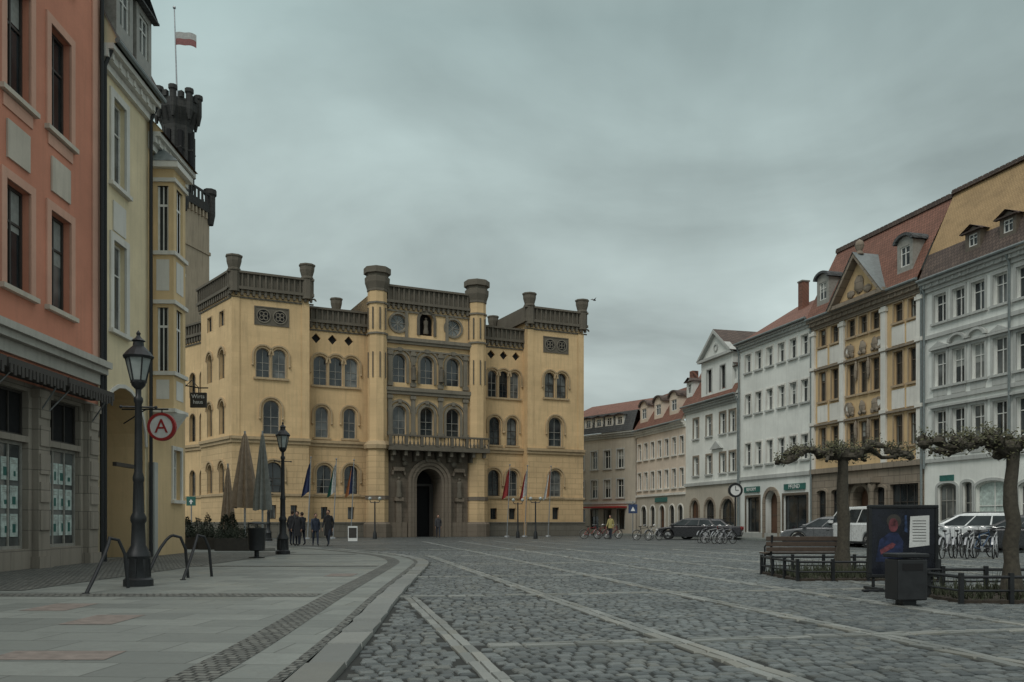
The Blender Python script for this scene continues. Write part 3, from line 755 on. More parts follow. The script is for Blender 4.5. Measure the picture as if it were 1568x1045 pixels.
# R0
b=Bld('pale_townhouse',Lp(1415.5),Lp(1700)); W=b.p('walls','white2')
us=[b.u(x) for x in (1440,1468,1498,1532)]
allu=us+[us[3]+ (us[3]-us[2])*k for k in range(1,8)]
allu=[u for u in allu if u<b.L-1]
for i,u in enumerate(allu):
    w=.42
    b.win(u-w,u+w,11.5,12.95,0,nx=1,nz=1,trim='greytrim',tw=.13,sill='greytrim',wallp=W)
    b.win(u-w,u+w,8.2,9.95,0,nx=1,nz=1,trim='greytrim',tw=.14,sill='greytrim',wallp=W,hood='greytrim')
    hp=b.p('hoods_greytrim','greytrim')
    if i in(1,2): hp.arc(u,10.28,.45,.6,-.2,-.002,h0=.3,h1=.42)
    elif i in (0,3): hp.extr([(u-.62,10.22),(u+.62,10.22),(u,10.5)],-.16,-.002)
    b.win(u-w,u+w,5.2,6.95,0,nx=1,nz=1,trim='greytrim',tw=.14,sill='greytrim',wallp=W,hood='greytrim')
    for zz in (4.62,7.7): b.p('window_aprons','greytrim').box(u-w-.05,u+w+.05,-.04,-.002,zz,zz+.34)
b.wall(W,0,b.L,4.3,13.7)
W0=b.p('ground_floor_wall','white')
for a,c,k in [(1436,1465,'teal'),(1474,1489,'d'),(1494,1546,'w')]:
    A,C=b.u(a),b.u(c)
    b.win(A,C,.35 if k!='teal' else 1.0,3.2,0,'seg',1 if k!='teal' else 2,1,'frame_w' if k=='w' else 'frame_g',trim='greytrim',tw=.14,wallp=W0,glass='glassc' if k=='teal' else ('paper' if k=='w' else 'glass'))
b.p('shop_sign','teal').box(b.u(1440),b.u(1461),-.06,-.003,3.3,3.6)
for k in range(4):
    A=b.u(1560)+k*3.0
    if A+2<b.L: b.win(A,A+1.7,.6,3.1,0,'seg',1,1,'frame_w',trim='greytrim',wallp=W0)
b.wall(W0,0,b.L,0,4.3)
for z in (4.3,7.45,10.75): b.p('belts','greytrim').box(0,b.L,-.12,-.003,z,z+.2)
b.p('belts','greytrim').box(0,b.L,-.08,-.003,0,.5)
cornice(b,0,b.L,13.75,'greytrim'); gutter(b,0,b.L,13.78)
b.roof([(-.45,13.76),(.25,15.3)],0,b.L,'roof_dark',name='lower_roof_skirt')
b.roof([(.25,15.3),(1.9,18.7)],0,b.L,'roof_ochre')
b.roof([(1.9,18.7),(5,20.2),(9,19)],0,b.L,'roof_dark',name='upper_roof')
rv=b.p('roof_verge','roof_dark'); rv.box(0,b.L,1.7,2.1,18.65,18.8)
for k in range(int(b.L/.35)): rv.box(k*.35+.03,k*.35+.3,1.72,2.0,18.8,18.87)
for x in (1492,1546,1600): dormer(b,b.u(x,.0),.95,14.5,.95,-.1,1.2,'frame_b','roof_dark')
shell(b,9,13.7,'white2'); drain(b,.12,4,13.7)
drain(b,b.u(1549),0,13.7,'greytrim')
# R1
b=Bld('ochre_townhouse',Lp(1243),Lp(1415)); W=b.p('walls','ochre')
cols=[1260,1279,1304,1322,1341,1376,1399]
for i,x in enumerate(cols):
    u=b.u(x); w=.36
    for z0,z1 in ((12.2,13.25),(8.75,10.6),(5.4,7.1)):
        b.win(u-w,u+w,z0,z1,0,nx=1,nz=1,fr='frame_b',trim='reddtrim',tw=.08,sill='reddtrim',wallp=W,glass='glass')
    if i not in (2,3,4):
        for z0,z1 in ((7.45,8.5),(10.95,12.0)):
            b.p('white_panels','whitetrim').box(u-w-.14,u+w+.14,-.05,-.002,z0,z1)
    else:
        for z0,z1 in ((7.45,8.4),(10.95,11.9)):
            q=b.p('carved_ornament','gfstone',True); q.blob((u,-.08,(z0+z1)/2),(.3,.1,.35),8,6,.2); q.blob((u-.2,-.1,z0+.15),(.14,.1,.14),6,5,.2); q.blob((u+.2,-.1,z0+.15),(.14,.1,.14),6,5,.2)
b.wall(W,0,b.L,4.3,13.9)
ps=b.p('pilasters','whitetrim')
for x in (1246,1291,1355,1411):
    u=b.u(x); u=min(max(u,.22),b.L-.24)
    ps.box(u-.2,u+.2,-.14,-.003,4.5,13.3)
    for z in (7.3,10.8,13.0): ps.box(u-.27,u+.27,-.2,-.004,z,z+.2)
for x in (1313,1332):
    u=b.u(x)
    for z in (6.6,10.1):
        b.p('carved_ornament','gfstone',True).blob((u,-.12,z),(.12,.1,.6),8,8,.15)
for x in (1300,1347):
    u=b.u(x)
    for z in (8.0,11.4):
        b.p('round_medallions','gfstone').arc(u,z,.2,.34,-.1,-.003,0,2*math.pi,16); b.p('medallion_fill','whitetrim').arc(u,z,0,.2,-.07,-.004,0,2*math.pi,16)
for z,h in ((4.25,.3),(7.25,.12),(10.75,.12)): b.p('belts','gfstone').box(0,b.L,-.18,-.005,z,z+h)
G=b.p('ground_floor_wall','gfstone')
for x0_,x1_,k in ((1252,1266,'w'),(1274,1290,'w'),(1310,1334,'door'),(1341,1356,'w'),(1364,1408,'shop')):
    A,C=b.u(x0_),b.u(x1_)
    if k=='door':
        b.win(A,C,0,3.3,0,'round',1,1,'frame_b',rec=.4,trim='gfstone',tw=.25,tp=.2,wallp=G,glass='door')
        for e in (A-.5,C+.5): b.p('portal_columns','gfstone',True).lathe([(.2,0),(.2,.3),(.15,.35),(.14,3.0),(.22,3.2),(.22,3.4)],e,-.35,12)
        b.p('portal_hood','gfstone').box(A-.8,C+.8,-.6,-.004,3.45,3.75)
    elif k=='w': b.win(A,C,1.0,3.2,0,'seg',1,1,'frame_d',trim='gfstone',tw=.15,tp=.08,wallp=G)
    else: b.win(A,C,.4,3.3,0,'rect',3,1,'frame_d',trim='gfstone',tw=.15,tp=.08,wallp=G,glass='glass')
b.wall(G,0,b.L,0,4.25)
cornice(b,0,b.L,13.95,'gfstone',1.1); gutter(b,0,b.L,14.0)
b.roof([(-.5,13.97),(.3,15.6),(1.9,18.6)],0,b.L,'roof_red'); b.roof([(1.9,18.6),(5,20),(9,18.6),(10,13.9)],0,b.L,'roof_red','ochre',name='upper_roof')
rv=b.p('ridge_tiles','roof_dark'); rv.box(0,b.L,1.75,2.1,18.5,18.7)
for k in range(int(b.L/.35)): rv.box(k*.35+.03,k*.35+.3,1.77,2.0,18.7,18.78)
um=b.u(1323); pw=b.u(1361)-b.u(1285); A,C=um-pw/2,um+pw/2; pm=b.p('pediment','ochre'); zt=16.5
pm.extr([(A,14.0),(C,14.0),(um,zt)],-.3,2.2)
pt=b.p('pediment_cornice','gfstone')
pt.extr([(A-.3,13.96),(A-.05,13.96),(um,zt+.05),(C+.05,13.96),(C+.3,13.96),(um,zt+.3)],-.75,.5)
pt.box(A-.3,C+.3,-.7,-.303,13.98,14.2)
for s_,E_ in ((-1,A),(1,C)):
    b.p('pediment_roof','copper').face([(E_+s_*.32,-.8,14.0),(um,-.8,zt+.36),(um,1.6,zt+.36),(E_+s_*.32,1.6,14.0)])
co_=b.p('carved_ornament','gfstone',True)
co_.blob((um,-.35,15.0),(.42,.12,.5),10,8,.15); co_.blob((um-.75,-.35,14.6),(.35,.1,.22),8,6,.15);co_.blob((um+.75,-.35,14.6),(.35,.1,.22),8,6,.15)
co_.lathe([(.25,zt+.25),(.15,zt+.45),(.28,zt+.75),(.2,zt+1.0),(0,zt+1.15)],um,-.3,8)
dormer(b,b.u(1262),1.2,14.7,1.7,-.1,1.6,'frame_g','roof_slate',True); dormer(b,b.u(1388),1.2,14.7,1.7,-.1,1.6,'frame_g','roof_slate',True)
shell(b,10,13.9,'ochre'); drain(b,.1,0,13.9); drain(b,b.L-.05,0,13.9)
# R2
b=Bld('white_townhouse',Lp(1133),Lp(1243)); W=b.p('walls','white')
for x in (1146,1162,1179,1197,1215,1233):
    u=b.u(x); w=.40
    for z0,z1 in ((12.05,13.35),(9.0,10.45),(5.3,6.9)):
        b.win(u-w,u+w,z0,z1,0,nx=1,nz=1,fr='frame_w',trim='whitetrim',tw=.1,sill='greytrim',wallp=W,glass='glass')
b.wall(W,0,b.L,4.3,14.1)
G=b.p('ground_floor_wall','white2')
for x0_,x1_,k in ((1143,1163,'s'),(1172,1192,'d'),(1200,1236,'s')):
    A,C=b.u(x0_),b.u(x1_)
    if k=='d': b.win(A,C,0,3.4,0,'round',1,1,'frame_b',rec=.5,trim='gfstone',tw=.25,tp=.1,wallp=G,glass='door')
    else: b.win(A,C,.5,3.0,0,'rect',1,0,'frame_d',trim='frame_b',tw=.15,wallp=G,glass='glass')
b.wall(G,0,b.L,0,4.3)
b.p('sign_boards','teal').box(b.u(1141),b.u(1164),-.1,-.003,3.35,3.75); b.p('sign_boards','teal').box(b.u(1202),b.u(1234),-.1,-.003,3.35,3.75)
b.text('shop_lettering','REFORM',(b.u(1152),-.11,3.55),.34,'whitep'); b.text('shop_lettering_b','PFUND',(b.u(1218),-.11,3.55),.4,'whitep')
b.p('belts','greytrim').box(0,b.L,-.12,-.004,4.25,4.5); b.p('belts','greytrim').box(0,b.L,-.08,-.004,0,.45)
cornice(b,0,b.L,14.2,'greytrim',.9); gutter(b,0,b.L,14.22)
b.roof([(-.45,14.2),(4.8,17.4),(10,14.2)],0,b.L,'roof_red','white'); shell(b,10,14.1,'white'); drain(b,.08,0,14.1)
uc=b.u(1233,3.5); zc_=b.z(432,uc,3.5); b.p('chimney','roof_red').box(uc-.42,uc+.1,3.2,3.75,15.5,zc_); b.p('chimney_cap','concrete').box(uc-.47,uc+.15,3.15,3.8,zc_,zc_+.1)
# R3
b=Bld('gabled_townhouse',Lp(1050),Lp(1133)); W=b.p('walls','white')
for x in (1066,1086,1107,1122):
    u=b.u(x); w=.42
    for z0,z1 in ((8.0,9.6),(5.0,6.5)):
        b.win(u-w,u+w,z0,z1,0,nx=1,nz=1,fr='frame_w',trim='gfstone',tw=.13,sill='greytrim',wallp=W,glass='glass')
b.wall(W,0,b.L,4.2,10.6)
G=b.p('ground_floor_wall','beige')
for x0_,x1_,k in ((1058,1070,'d'),(1080,1094,'s'),(1104,1125,'s')):
    b.win(b.u(x0_),b.u(x1_),.0 if k=='d' else .7,3.0,0,'round',1,1,'frame_d',trim='gfstone',tw=.2,wallp=G,glass='glass' if k=='s' else 'door')
b.wall(G,0,b.L,0,4.2); b.p('belts','greytrim').box(0,b.L,-.15,-.004,4.15,4.4)
cornice(b,0,b.L,10.65,'greytrim',.9); gutter(b,0,b.L,10.7)
b.roof([(-.45,10.67),(1.7,14.2),(5,15.4),(9,14.2)],0,b.L,'roof_red','white'); shell(b,9,10.6,'white')
uc=b.u(1097,-.1); gw=b.u(1120,-.1)-b.u(1073,-.1); gp=b.p('gable_front','white2')
for du in (-gw*.22,gw*.22): b.win(uc+du-.4,uc+du+.4,11.4,13.2,-.12,nx=1,nz=1,fr='frame_d',trim='greytrim',tw=.1,wallp=gp,glass='glass')
b.wall(gp,uc-gw/2,uc+gw/2,10.68,14.0,-.12)
for s_ in (-1,1): gp.face([(uc+s_*gw/2,-.12,10.68),(uc+s_*gw/2,3,10.68),(uc+s_*gw/2,3,14),(uc+s_*gw/2,-.12,14)])
gp.face([(uc-gw/2,-.12,14),(uc+gw/2,-.12,14),(uc,-.12,15.9)])
gt=b.p('gable_cornice','greytrim'); gt.box(uc-gw/2-.2,uc+gw/2+.2,-.4,-.125,13.9,14.1); gt.extr([(uc-gw/2-.3,14.1),(uc-gw/2,14.1),(uc,15.85),(uc+gw/2,14.1),(uc+gw/2+.3,14.1),(uc,16.15)],-.42,.1)
gt.arc(uc,14.75,.2,.32,-.2,-.125,0,2*math.pi,14)
gr=b.p('gable_roof','roof_dark')
for s_ in (-1,1): gr.face([(uc,-.4,16.17),(uc+s_*(gw/2+.35),-.4,14.05),(uc+s_*(gw/2+.35),4,14.05),(uc,4,16.17)])
for x in (1059,1128): dormer(b,b.u(x,.3),1.0,11.6,1.3,.1,1.8,'white2','roof_dark')
b.p('doorway_pediment','greytrim').extr([(uc-.9,6.9),(uc+.9,6.9),(uc,7.5)],-.2,-.003)
drain(b,b.L-.08,0,10.6)
# R4
b=Bld('peach_townhouse',Lp(975),Lp(1050)); W=b.p('walls','peach')
n=7
for i in range(n):
    u=.7+(b.L-1.4)*i/(n-1); w=.38
    for z0,z1 in ((7.0,8.5),(4.2,5.8)):
        b.win(u-w,u+w,z0,z1,0,nx=1,nz=1,fr='frame_w',trim='whitetrim',tw=.09,sill='whitetrim',wallp=W,glass='glass')
b.wall(W,0,b.L,3.6,9.6)
G=b.p('ground_floor_wall','beige')
for x0_,x1_,k in ((982,990,'s'),(996,1003,'s'),(1010,1018,'d'),(1025,1033,'s'),(1038,1046,'s')):
    b.win(b.u(x0_),b.u(x1_),0 if k=='d' else .8,2.7,0,'round',1,1,'frame_d',wallp=G,trim='whitetrim',tw=.12,glass='glass' if k=='s' else 'door')
b.wall(G,0,b.L,0,3.6); b.p('belts','whitetrim').box(0,b.L,-.12,-.004,3.55,3.75)
b.p('fascia_sign','teal').box(b.u(1004),b.u(1022),-.1,-.003,3.0,3.4)
cornice(b,0,b.L,9.7,'whitetrim',.9); gutter(b,0,b.L,9.75)
b.roof([(-.45,9.72),(1.6,13.0),(5,14.2),(9,13)],0,b.L,'roof_red','peach'); shell(b,9,9.6,'peach')
for x in (990,1012,1036): dormer(b,b.u(x,.3),1.7,10.5,1.5,.05,1.7,'peach','roof_dark',True)
b.p('chimney','roof_red').box(3,3.6,4,4.6,13.5,15.2)
# R5
e1=Lp(975); b=Bld('beige_townhouse',(5.5,90.5),(e1.x-.05,e1.y+.3)); W=b.p('walls','beige')
for i in range(5):
    u=b.u(880+i*20+10)
    if u<.6 or u>b.L-.6: continue
    for z0,z1 in ((6.5,8.3),(3.6,5.4)):
        b.win(u-.45,u+.45,z0,z1,0,nx=1,nz=1,fr='frame_w',trim='greytrim',tw=.12,sill='greytrim',wallp=W,glass='glass')
    b.win(u-.6,u+.6,.5,2.5,0,nx=1,nz=0,fr='frame_d',wallp=W,glass='glass')
b.wall(W,0,b.L,0,9.9); cornice(b,0,b.L,10.0,'greytrim'); b.p('belts','greytrim').box(0,b.L,-.1,-.004,3.0,3.2)
b.roof([(-.45,10.02),(.3,12.0)],0,b.L,'roof_slate',name='attic_skirt'); b.roof([(.3,12.0),(4,13.6),(9,10)],0,b.L,'roof_red','beige')
for i in range(5):
    u=b.u(903+i*16)
    if .8<u<b.L-.8: dormer(b,u,1.1,10.5,1.15,-.2,1.0,'whitetrim','roof_dark',pitch=.1)
b.p('shop_blind','red').extr([(b.u(905),2.6),(b.u(960),2.6),(b.u(960),2.75),(b.u(905),2.75)],-1.2,-.003)
shell(b,9,9.9,'beige')
sw=Obj('right_pavement'); a=Lp(960);c=Lp(1700); nn=Vector((-RDv.y,RDv.x))
sp_=sw.p('slab_surface','slab')
q=[a,c,c-nn*2.6,a-nn*2.6]
sp_.v=[(p.x,p.y,-.01) for p in q]+[(p.x,p.y,.12) for p in q]
sp_.f=[(4,5,6,7),(0,1,5,4),(1,2,6,5),(2,3,7,6),(3,0,4,7)]

# ------------------------------------------------------------------ LEFT ROW
LD=Vector((-.033,1)).normalized(); LP=Vector((-11.98,25))
def lpt(Y): return LP+LD*((Y-25)/LD.y)
b=Bld('salmon_townhouse',lpt(9),lpt(25)); W=b.p('walls','pink')
PT='pinktrim'
cc=[b.u(92),b.u(27)]; stp=cc[0]-cc[1]; cs_=[cc[0]-stp*k for k in range(7)]
for u in cs_:
    for z0,z1 in ((11.35,14.05),(6.75,9.25),(15.6,17.5)):
        b.win(u-.54,u+.54,z0,z1,0,nx=1,nz=1,fr='frame_d',trim=PT,tw=.22,tp=.05,sill='lightstone',wallp=W,rec=.22,fw=.08)
    b.p('relief_panels','lightstone').box(u-.5,u+.5,-.05,-.003,9.75,10.65)
    b.p('window_aprons',PT).box(u-.66,u+.66,-.03,-.002,10.9,11.2)
b.wall(W,0,b.L,5.75,18.5)
b.p('corner_strip',PT).box(b.L-.42,b.L,-.05,-.002,5.9,18.3)
p=b.p('ground_cornice','palecorn'); p.box(0,b.L,-.3,-.002,5.45,5.62); p.box(0,b.L,-.42,-.002,5.622,5.8); p.box(0,b.L,-.12,-.003,5.15,5.448)
G=b.p('ground_floor_wall','shopstone')
Wf=b.p('fascia','pink')
pil=b.p('pilasters','shopstone')
pils=[b.u(135)]
while pils[-1]-2.75>0.5: pils.append(pils[-1]-2.75)
for u in pils:
    pil.box(u-.28,u+.28,-.16,-.003,0.35,4.5); pil.box(u-.34,u+.34,-.22,-.003,0,.348); pil.box(u-.34,u+.34,-.22,-.003,4.3,4.5)
    for z in (1.0,1.7,2.4,3.1,3.8): pil.box(u-.24,u+.24,-.2,-.161,z,z+.5)
for i in range(len(pils)-1):
    A,C=pils[i+1]+.45,pils[i]-.45
    b.win(A,C,.55,3.15,0,nx=2,nz=0,fr='frame_g',rec=.2,wallp=G,glass='glassc',fw=.08)
    b.win(A,C,3.3,4.4,0,nx=2,nz=0,fr='frame_d',rec=.2,wallp=G,glass='dark',fw=.06)
    gd=b.p('display_posters','paper'); gd2=b.p('display_prints','teal'); gd3=b.p('display_lines','frame_g')
    for r_ in range(3):
        for c_ in range(4):
            x=A+.2+c_*(C-A-.3)/4; z=.85+r_*.68
            gd.box(x,x+.34,.18,.197,z,z+.55)
            gd2.box(x+.06+.1*R(),x+.24,.176,.179,z+.1,z+.2+.15*R())
            for q in range(3): gd3.box(x+.05,x+.2+.1*R(),.1765,.179,z+.40+q*.04,z+.412+q*.04)
b.wall(G,0,b.L,0,4.6); Wf.face([(0,0,4.6),(b.L,0,4.6),(b.L,0,5.75),(0,0,5.75)])
aw=b.p('folded_awning','awning')
for i in range(len(pils)-1):
    A,C=pils[i+1]+.05,pils[i]-.05
    aw.extr([(A,4.62),(C,4.62),(C,4.84),(A,4.84)],-.75,-.1)
    for k in range(int((C-A)/.16)):
        x=A+.16*k; aw.box(x,x+.1,-.78,-.752,4.5-.04*(k%2),4.7)
    b.p('awning_arms','steel').tube([(A+.1,-.1,3.9),(A+.3,-.7,4.65)],.02,6); b.p('awning_arms','steel').tube([(C-.1,-.1,3.9),(C-.3,-.7,4.65)],.02,6)
b.roof([(-.5,18.5),(4,22),(8,18.5)],0,b.L,'roof_red','pink'); cornice(b,0,b.L,18.5,PT)
shell(b,8,18.5,'pink'); drain(b,b.L-.06,0,18.4,'iron')
# L2
b=Bld('cream_townhouse',lpt(25.02),lpt(28.7)); W=b.p('walls','cream')
u=b.u(182)
for z0,z1 in ((11.4,14.0),(7.0,9.7)):
    b.win(u-.46,u+.46,z0,z1,0,nx=1,nz=1,fr='frame_w',trim='whitetrim',tw=.22,tp=.06,sill='whitetrim',wallp=W,glass='glassc')
b.p('relief_panels','whitetrim').box(u-.45,u+.45,-.04,-.002,10.0,10.9)
A,C=b.u(153),b.u(222)
b.hole(A,C,0,5.35,'round')
b.wall(W,0,b.L,0,15.1)
o=b.outline(A,C,0,5.35,'round'); pi_=b.p('passage_walls','cream2')
for k in range(1,len(o)):
    p0=o[k];p1=o[(k+1)%len(o)]; pi_.face([(p0[0],0,p0[1]),(p0[0],4,p0[1]),(p1[0],4,p1[1]),(p1[0],0,p1[1])])
b.p('passage_back','cream2').face([(x,4,z) for x,z in o])
b.p('arch_surround','whitetrim').arc((A+C)/2,5.35-(C-A)/2,(C-A)/2,(C-A)/2+.12,-.05,-.002)
b.p('passage_door','dark').box((A+C)/2-.7,(A+C)/2+.7,3.9,3.99,0,2.6)
b.p('passage_sign','frame_d').box(A+.9,C-1.0,-.1,.02,2.9,3.02)
cornice(b,0,b.L,15.1,'whitetrim',1.1); gutter(b,0,b.L,15.15,-.55)
b.roof([(-.6,15.12),(.8,17.8),(5,20.5),(8,15)],0,b.L,'roof_dark','cream'); dormer(b,b.L-1.2,1.2,15.6,1.9,-.35,1.4,'frame_g','roof_slate'); dormer(b,1.0,1.2,15.6,1.9,-.35,1.4,'frame_g','roof_slate')
shell(b,8,15,'cream'); drain(b,.12,0,15,'iron'); drain(b,b.L-.08,0,15,'iron')
# L3
b=Bld('oriel_townhouse',lpt(28.72),lpt(32.3)); W=b.p('walls','cream2')
for z0,z1 in ((10.4,12.6),(6.35,8.5),(2.0,3.8)):
    b.win(2.3,3.1,z0,z1,0,nx=1,nz=1,fr='frame_w',trim='whitetrim',tw=.14,sill='whitetrim',wallp=W)
b.wall(W,0,b.L,0,14.2)
sw_=b.p('side_walls','cream2')
for u in (0,b.L): sw_.face([(u,0,0),(u,9,0),(u,9,14.2),(u,0,14.2)])
cornice(b,0,b.L,14.2,'whitetrim'); b.roof([(-.5,14.2),(3,18),(8,14.2)],0,b.L,'roof_dark','cream2')
b.p('base_pier','greytrim').box(.05,.35,-.2,-.003,0,3.2)
oa,oc,od=.36,1.5,-.72
OW=b.p('oriel_walls','cream2'); OT=b.p('oriel_trim','whitetrim'); OG=b.p('oriel_glass','glass'); OF=b.p('oriel_frames','frame_w')
segs=[(4.9,6.3,0),(6.3,8.55,1),(8.55,10.35,0),(10.35,12.65,1),(12.65,13.3,0)]
def panel(fa,fb,z0,z1,win):
    A=Vector(fa);C=Vector(fb);dv=C-A;n_=Vector((dv.y,-dv.x)).normalized()
    def q(s,z,o=0):
        v=A+dv*s+n_*o; return (v.x,v.y,z)
    if not win:
        OW.face([q(0,z0),q(1,z0),q(1,z1),q(0,z1)])
        if z1-z0>1:
            OT.face([q(.2,z0+.45,.01),q(.8,z0+.45,.01),q(.8,z1-.3,.01),q(.2,z1-.3,.01)])
        return
    m0,m1=.24,.76
    OW.face([q(0,z0),q(m0,z0),q(m0,z1),q(0,z1)]); OW.face([q(m1,z0),q(1,z0),q(1,z1),q(m1,z1)])
    OW.face([q(m0,z1-.12),q(m1,z1-.12),q(m1,z1),q(m0,z1)])
    OG.face([q(m0,z0,-.12),q(m1,z0,-.12),q(m1,z1-.12,-.12),q(m0,z1-.12,-.12)])
    for s in (m0,m1): OW.face([q(s,z0),q(s,z0,-.12),q(s,z1-.12,-.12),q(s,z1-.12)])
    for s0,s1 in ((m0,m0+.09),(m1-.09,m1),((m0+m1)/2-.03,(m0+m1)/2+.03)):
        OF.face([q(s0,z0,-.08),q(s1,z0,-.08),q(s1,z1-.12,-.08),q(s0,z1-.12,-.08)])
    zz=z0+(z1-z0)*.65; OF.face([q(m0,zz,-.07),q(m1,zz,-.07),q(m1,zz+.08,-.07),q(m0,zz+.08,-.07)])
for z0,z1,wn in segs:
    panel((oa,0),(oa,od),z0,z1,wn); panel((oa,od),(oc,od),z0,z1,wn); panel((oc,od),(oc,0),z0,z1,wn)
for z in (4.9,6.15,8.55,10.2,12.65): OT.box(oa-.08,oc+.08,od-.08,-.004,z,z+.13)
OT.box(oa-.2,oc+.2,od-.2,-.004,13.1,13.3)
cp=b.p('oriel_roof','copper')
i0=[(oa-.22,od-.22,13.3),(oc+.22,od-.22,13.3),(oc+.22,0,13.3),(oa-.22,0,13.3)]; ap=[(oa+.4,-.15,14.0),(oc-.4,-.15,14.0)]
cp.face([i0[0],i0[1],ap[1],ap[0]]); cp.face([i0[3],i0[0],ap[0]]); cp.face([i0[1],i0[2],ap[1]]); cp.face([i0[3],ap[0],ap[1],i0[2]])
OT.lathe([(.1,4.1),(.35,4.5),(.62,4.9)],(oa+oc)/2,-.35,10)
# ------------------------------------------------------------------ signs
s=Obj('pharmacy_sign',(px(248,27),27,(HOR-654)*27/F+EYE),0)
s.p('disc','whitep').tube([(0,-.05,0),(0,.05,0)],.36,28); s.p('ring','red').arc(0,0,.355,.44,-.07,.07,0,2*math.pi,28)
s.text('letter','A',(0,-.06,-.0),.62,'red'); s.p('bracket','iron').tube([(-1.25,0,.55),(.2,0,.55)],.025,6); s.p('bracket','iron').tube([(0,0,.55),(0,0,.42)],.02,6); s.p('bracket','iron').tube([(-1.2,0,.1),(-.5,0,.55)],.02,6)
s=Obj('hanging_pub_sign',(px(304,31.5),31.5,(HOR-612)*31.5/F+EYE),0)
s.p('board','frame_d',bev=.02).box(-.3,.3,-.05,.05,-.3,.25); s.text('lettering','Wirts\nhaus',(0,-.055,0),.2,'whitep'); s.p('bracket','iron').tube([(-1.0,0,.75),(-.7,0,.55),(.0,0,.42),(.35,0,.42)],.025,6); s.p('bracket','iron').tube([(-.5,0,.46),(-.25,0,.7),(.0,0,.44)],.015,6); s.p('bracket','iron').tube([(0,0,.42),(0,0,.25)],.015,6)
s=Obj('round_clock_sign',(px(1126,60),60,(HOR-751)*60/F+EYE),0)
s.p('face','whitep').tube([(0,-.06,0),(0,.06,0)],.38,24); s.p('rim','iron').arc(0,0,.36,.5,-.09,.09,0,2*math.pi,24); s.p('rim','iron').box(-.02,.02,-.08,-.061,0,.3); s.p('rim','iron').box(0,.22,-.085,-.061,-.02,.02); s.p('post','iron').tube([(0,0,-.5),(0,0,-3.42)],.06,8); s.p('post','iron').lathe([(.14,-3.42),(.12,-2.6),(.07,-2.5)],0,0,8)

# ------------------------------------------------------------------ street lamps
def lamp(loc,h=4.7,name='street_lamp'):
    o=Obj(name,loc,rr(0,1)); k=h/4.7; p=o.p('post','iron',True)
    p.lathe([(r,z*k) for r,z in [(.26,0),(.26,.12),(.21,.16),(.19,.5),(.22,.55),(.2,.62),(.13,.75),(.115,1.15),(.14,1.2),(.14,1.27),(.1,1.35),(.085,1.9),(.1,1.95),(.1,2.0),(.075,2.1),(.06,3.35),(.08,3.4),(.08,3.46),(.05,3.5),(.05,3.62),(.12,3.7),(.13,3.76)]],0,0,14)
    for q in range(8):
        a=q*math.pi/4; p.tube([(.195*math.cos(a),.195*math.sin(a),.17*k),(.185*math.cos(a),.185*math.sin(a),.5*k)],.025,5)
        p.tube([(.112*math.cos(a),.112*math.sin(a),.78*k),(.1*math.cos(a),.1*math.sin(a),1.15*k)],.014,4); p.tube([(.09*math.cos(a),.09*math.sin(a),1.36*k),(.078*math.cos(a),.078*math.sin(a),1.9*k)],.012,4)
    p.tube([(-.3,0,3.3*k),(.3,0,3.3*k)],.018,6); p.blob((-.3,0,3.3*k),.03); p.blob((.3,0,3.3*k),.03)
    gl=o.p('lantern_glass','lamp_glass'); gl.lathe([(.12,3.78*k),(.22,4.2*k)],0,0,6)
    fr=o.p('lantern_frame','iron')
    for q in range(6):
        a=q*math.pi/3; fr.tube([(.125*math.cos(a),.125*math.sin(a),3.76*k),(.228*math.cos(a),.228*math.sin(a),4.21*k)],.014,5)
    fr.lathe([(.14,3.74*k),(.14,3.79*k)],0,0,6); fr.lathe([(.25,4.19*k),(.27,4.23*k),(.2,4.32*k),(.1,4.42*k),(.09,4.5*k),(.12,4.52*k),(.05,4.58*k),(.03,4.62*k),(.04,4.66*k),(0,4.72*k)],0,0,12)
    return o
lamp((px(212,15.6),15.6,PZ),4.6); lamp((px(433,31),31,PZ),4.75)
lamp((px(411,56),56,0),4.3)
for x,Y in ((574,62),(793,66),(820,62)):
    o=Obj('double_globe_lamp',(px(x,Y),Y,0)); o.p('post','iron',True).lathe([(.16,0),(.14,.4),(.06,.6),(.045,2.7)],0,0,10)
    o.p('post','iron').tube([(-.35,0,2.75),(-.3,0,2.62),(0,0,2.6),(.3,0,2.62),(.35,0,2.75)],.03,6)
    for sx in (-.35,.35): o.p('globes','lamp_glass',True).blob((sx,0,2.9),.13,12,8)
for P0_,P1_ in (((-6.85,13.9),(-6.95,15.0)),((-7.2,17.0),(-6.95,17.8)),((-6.55,17.2),(-6.6,18.2))):
    o=Obj('bicycle_stand',(P0_[0],P0_[1],PZ)); d=Vector(P1_)-Vector(P0_)
    pts=[(0,0,0)]+[(d.x*(1-math.cos(a)),d.y*math.sin(a)*.9,.88*math.sin(a)) for a in (.25,.5,.8,1.1,1.35,1.57)]+[(d.x+.12,d.y,.84),(d.x+.2,d.y+.06,.6),(d.x+.24,d.y+.1,0)]
    o.p('hoop','iron',True).tube(pts,.03,8); o.p('feet','iron').lathe([(.06,0),(.06,.015)],0,0,10)
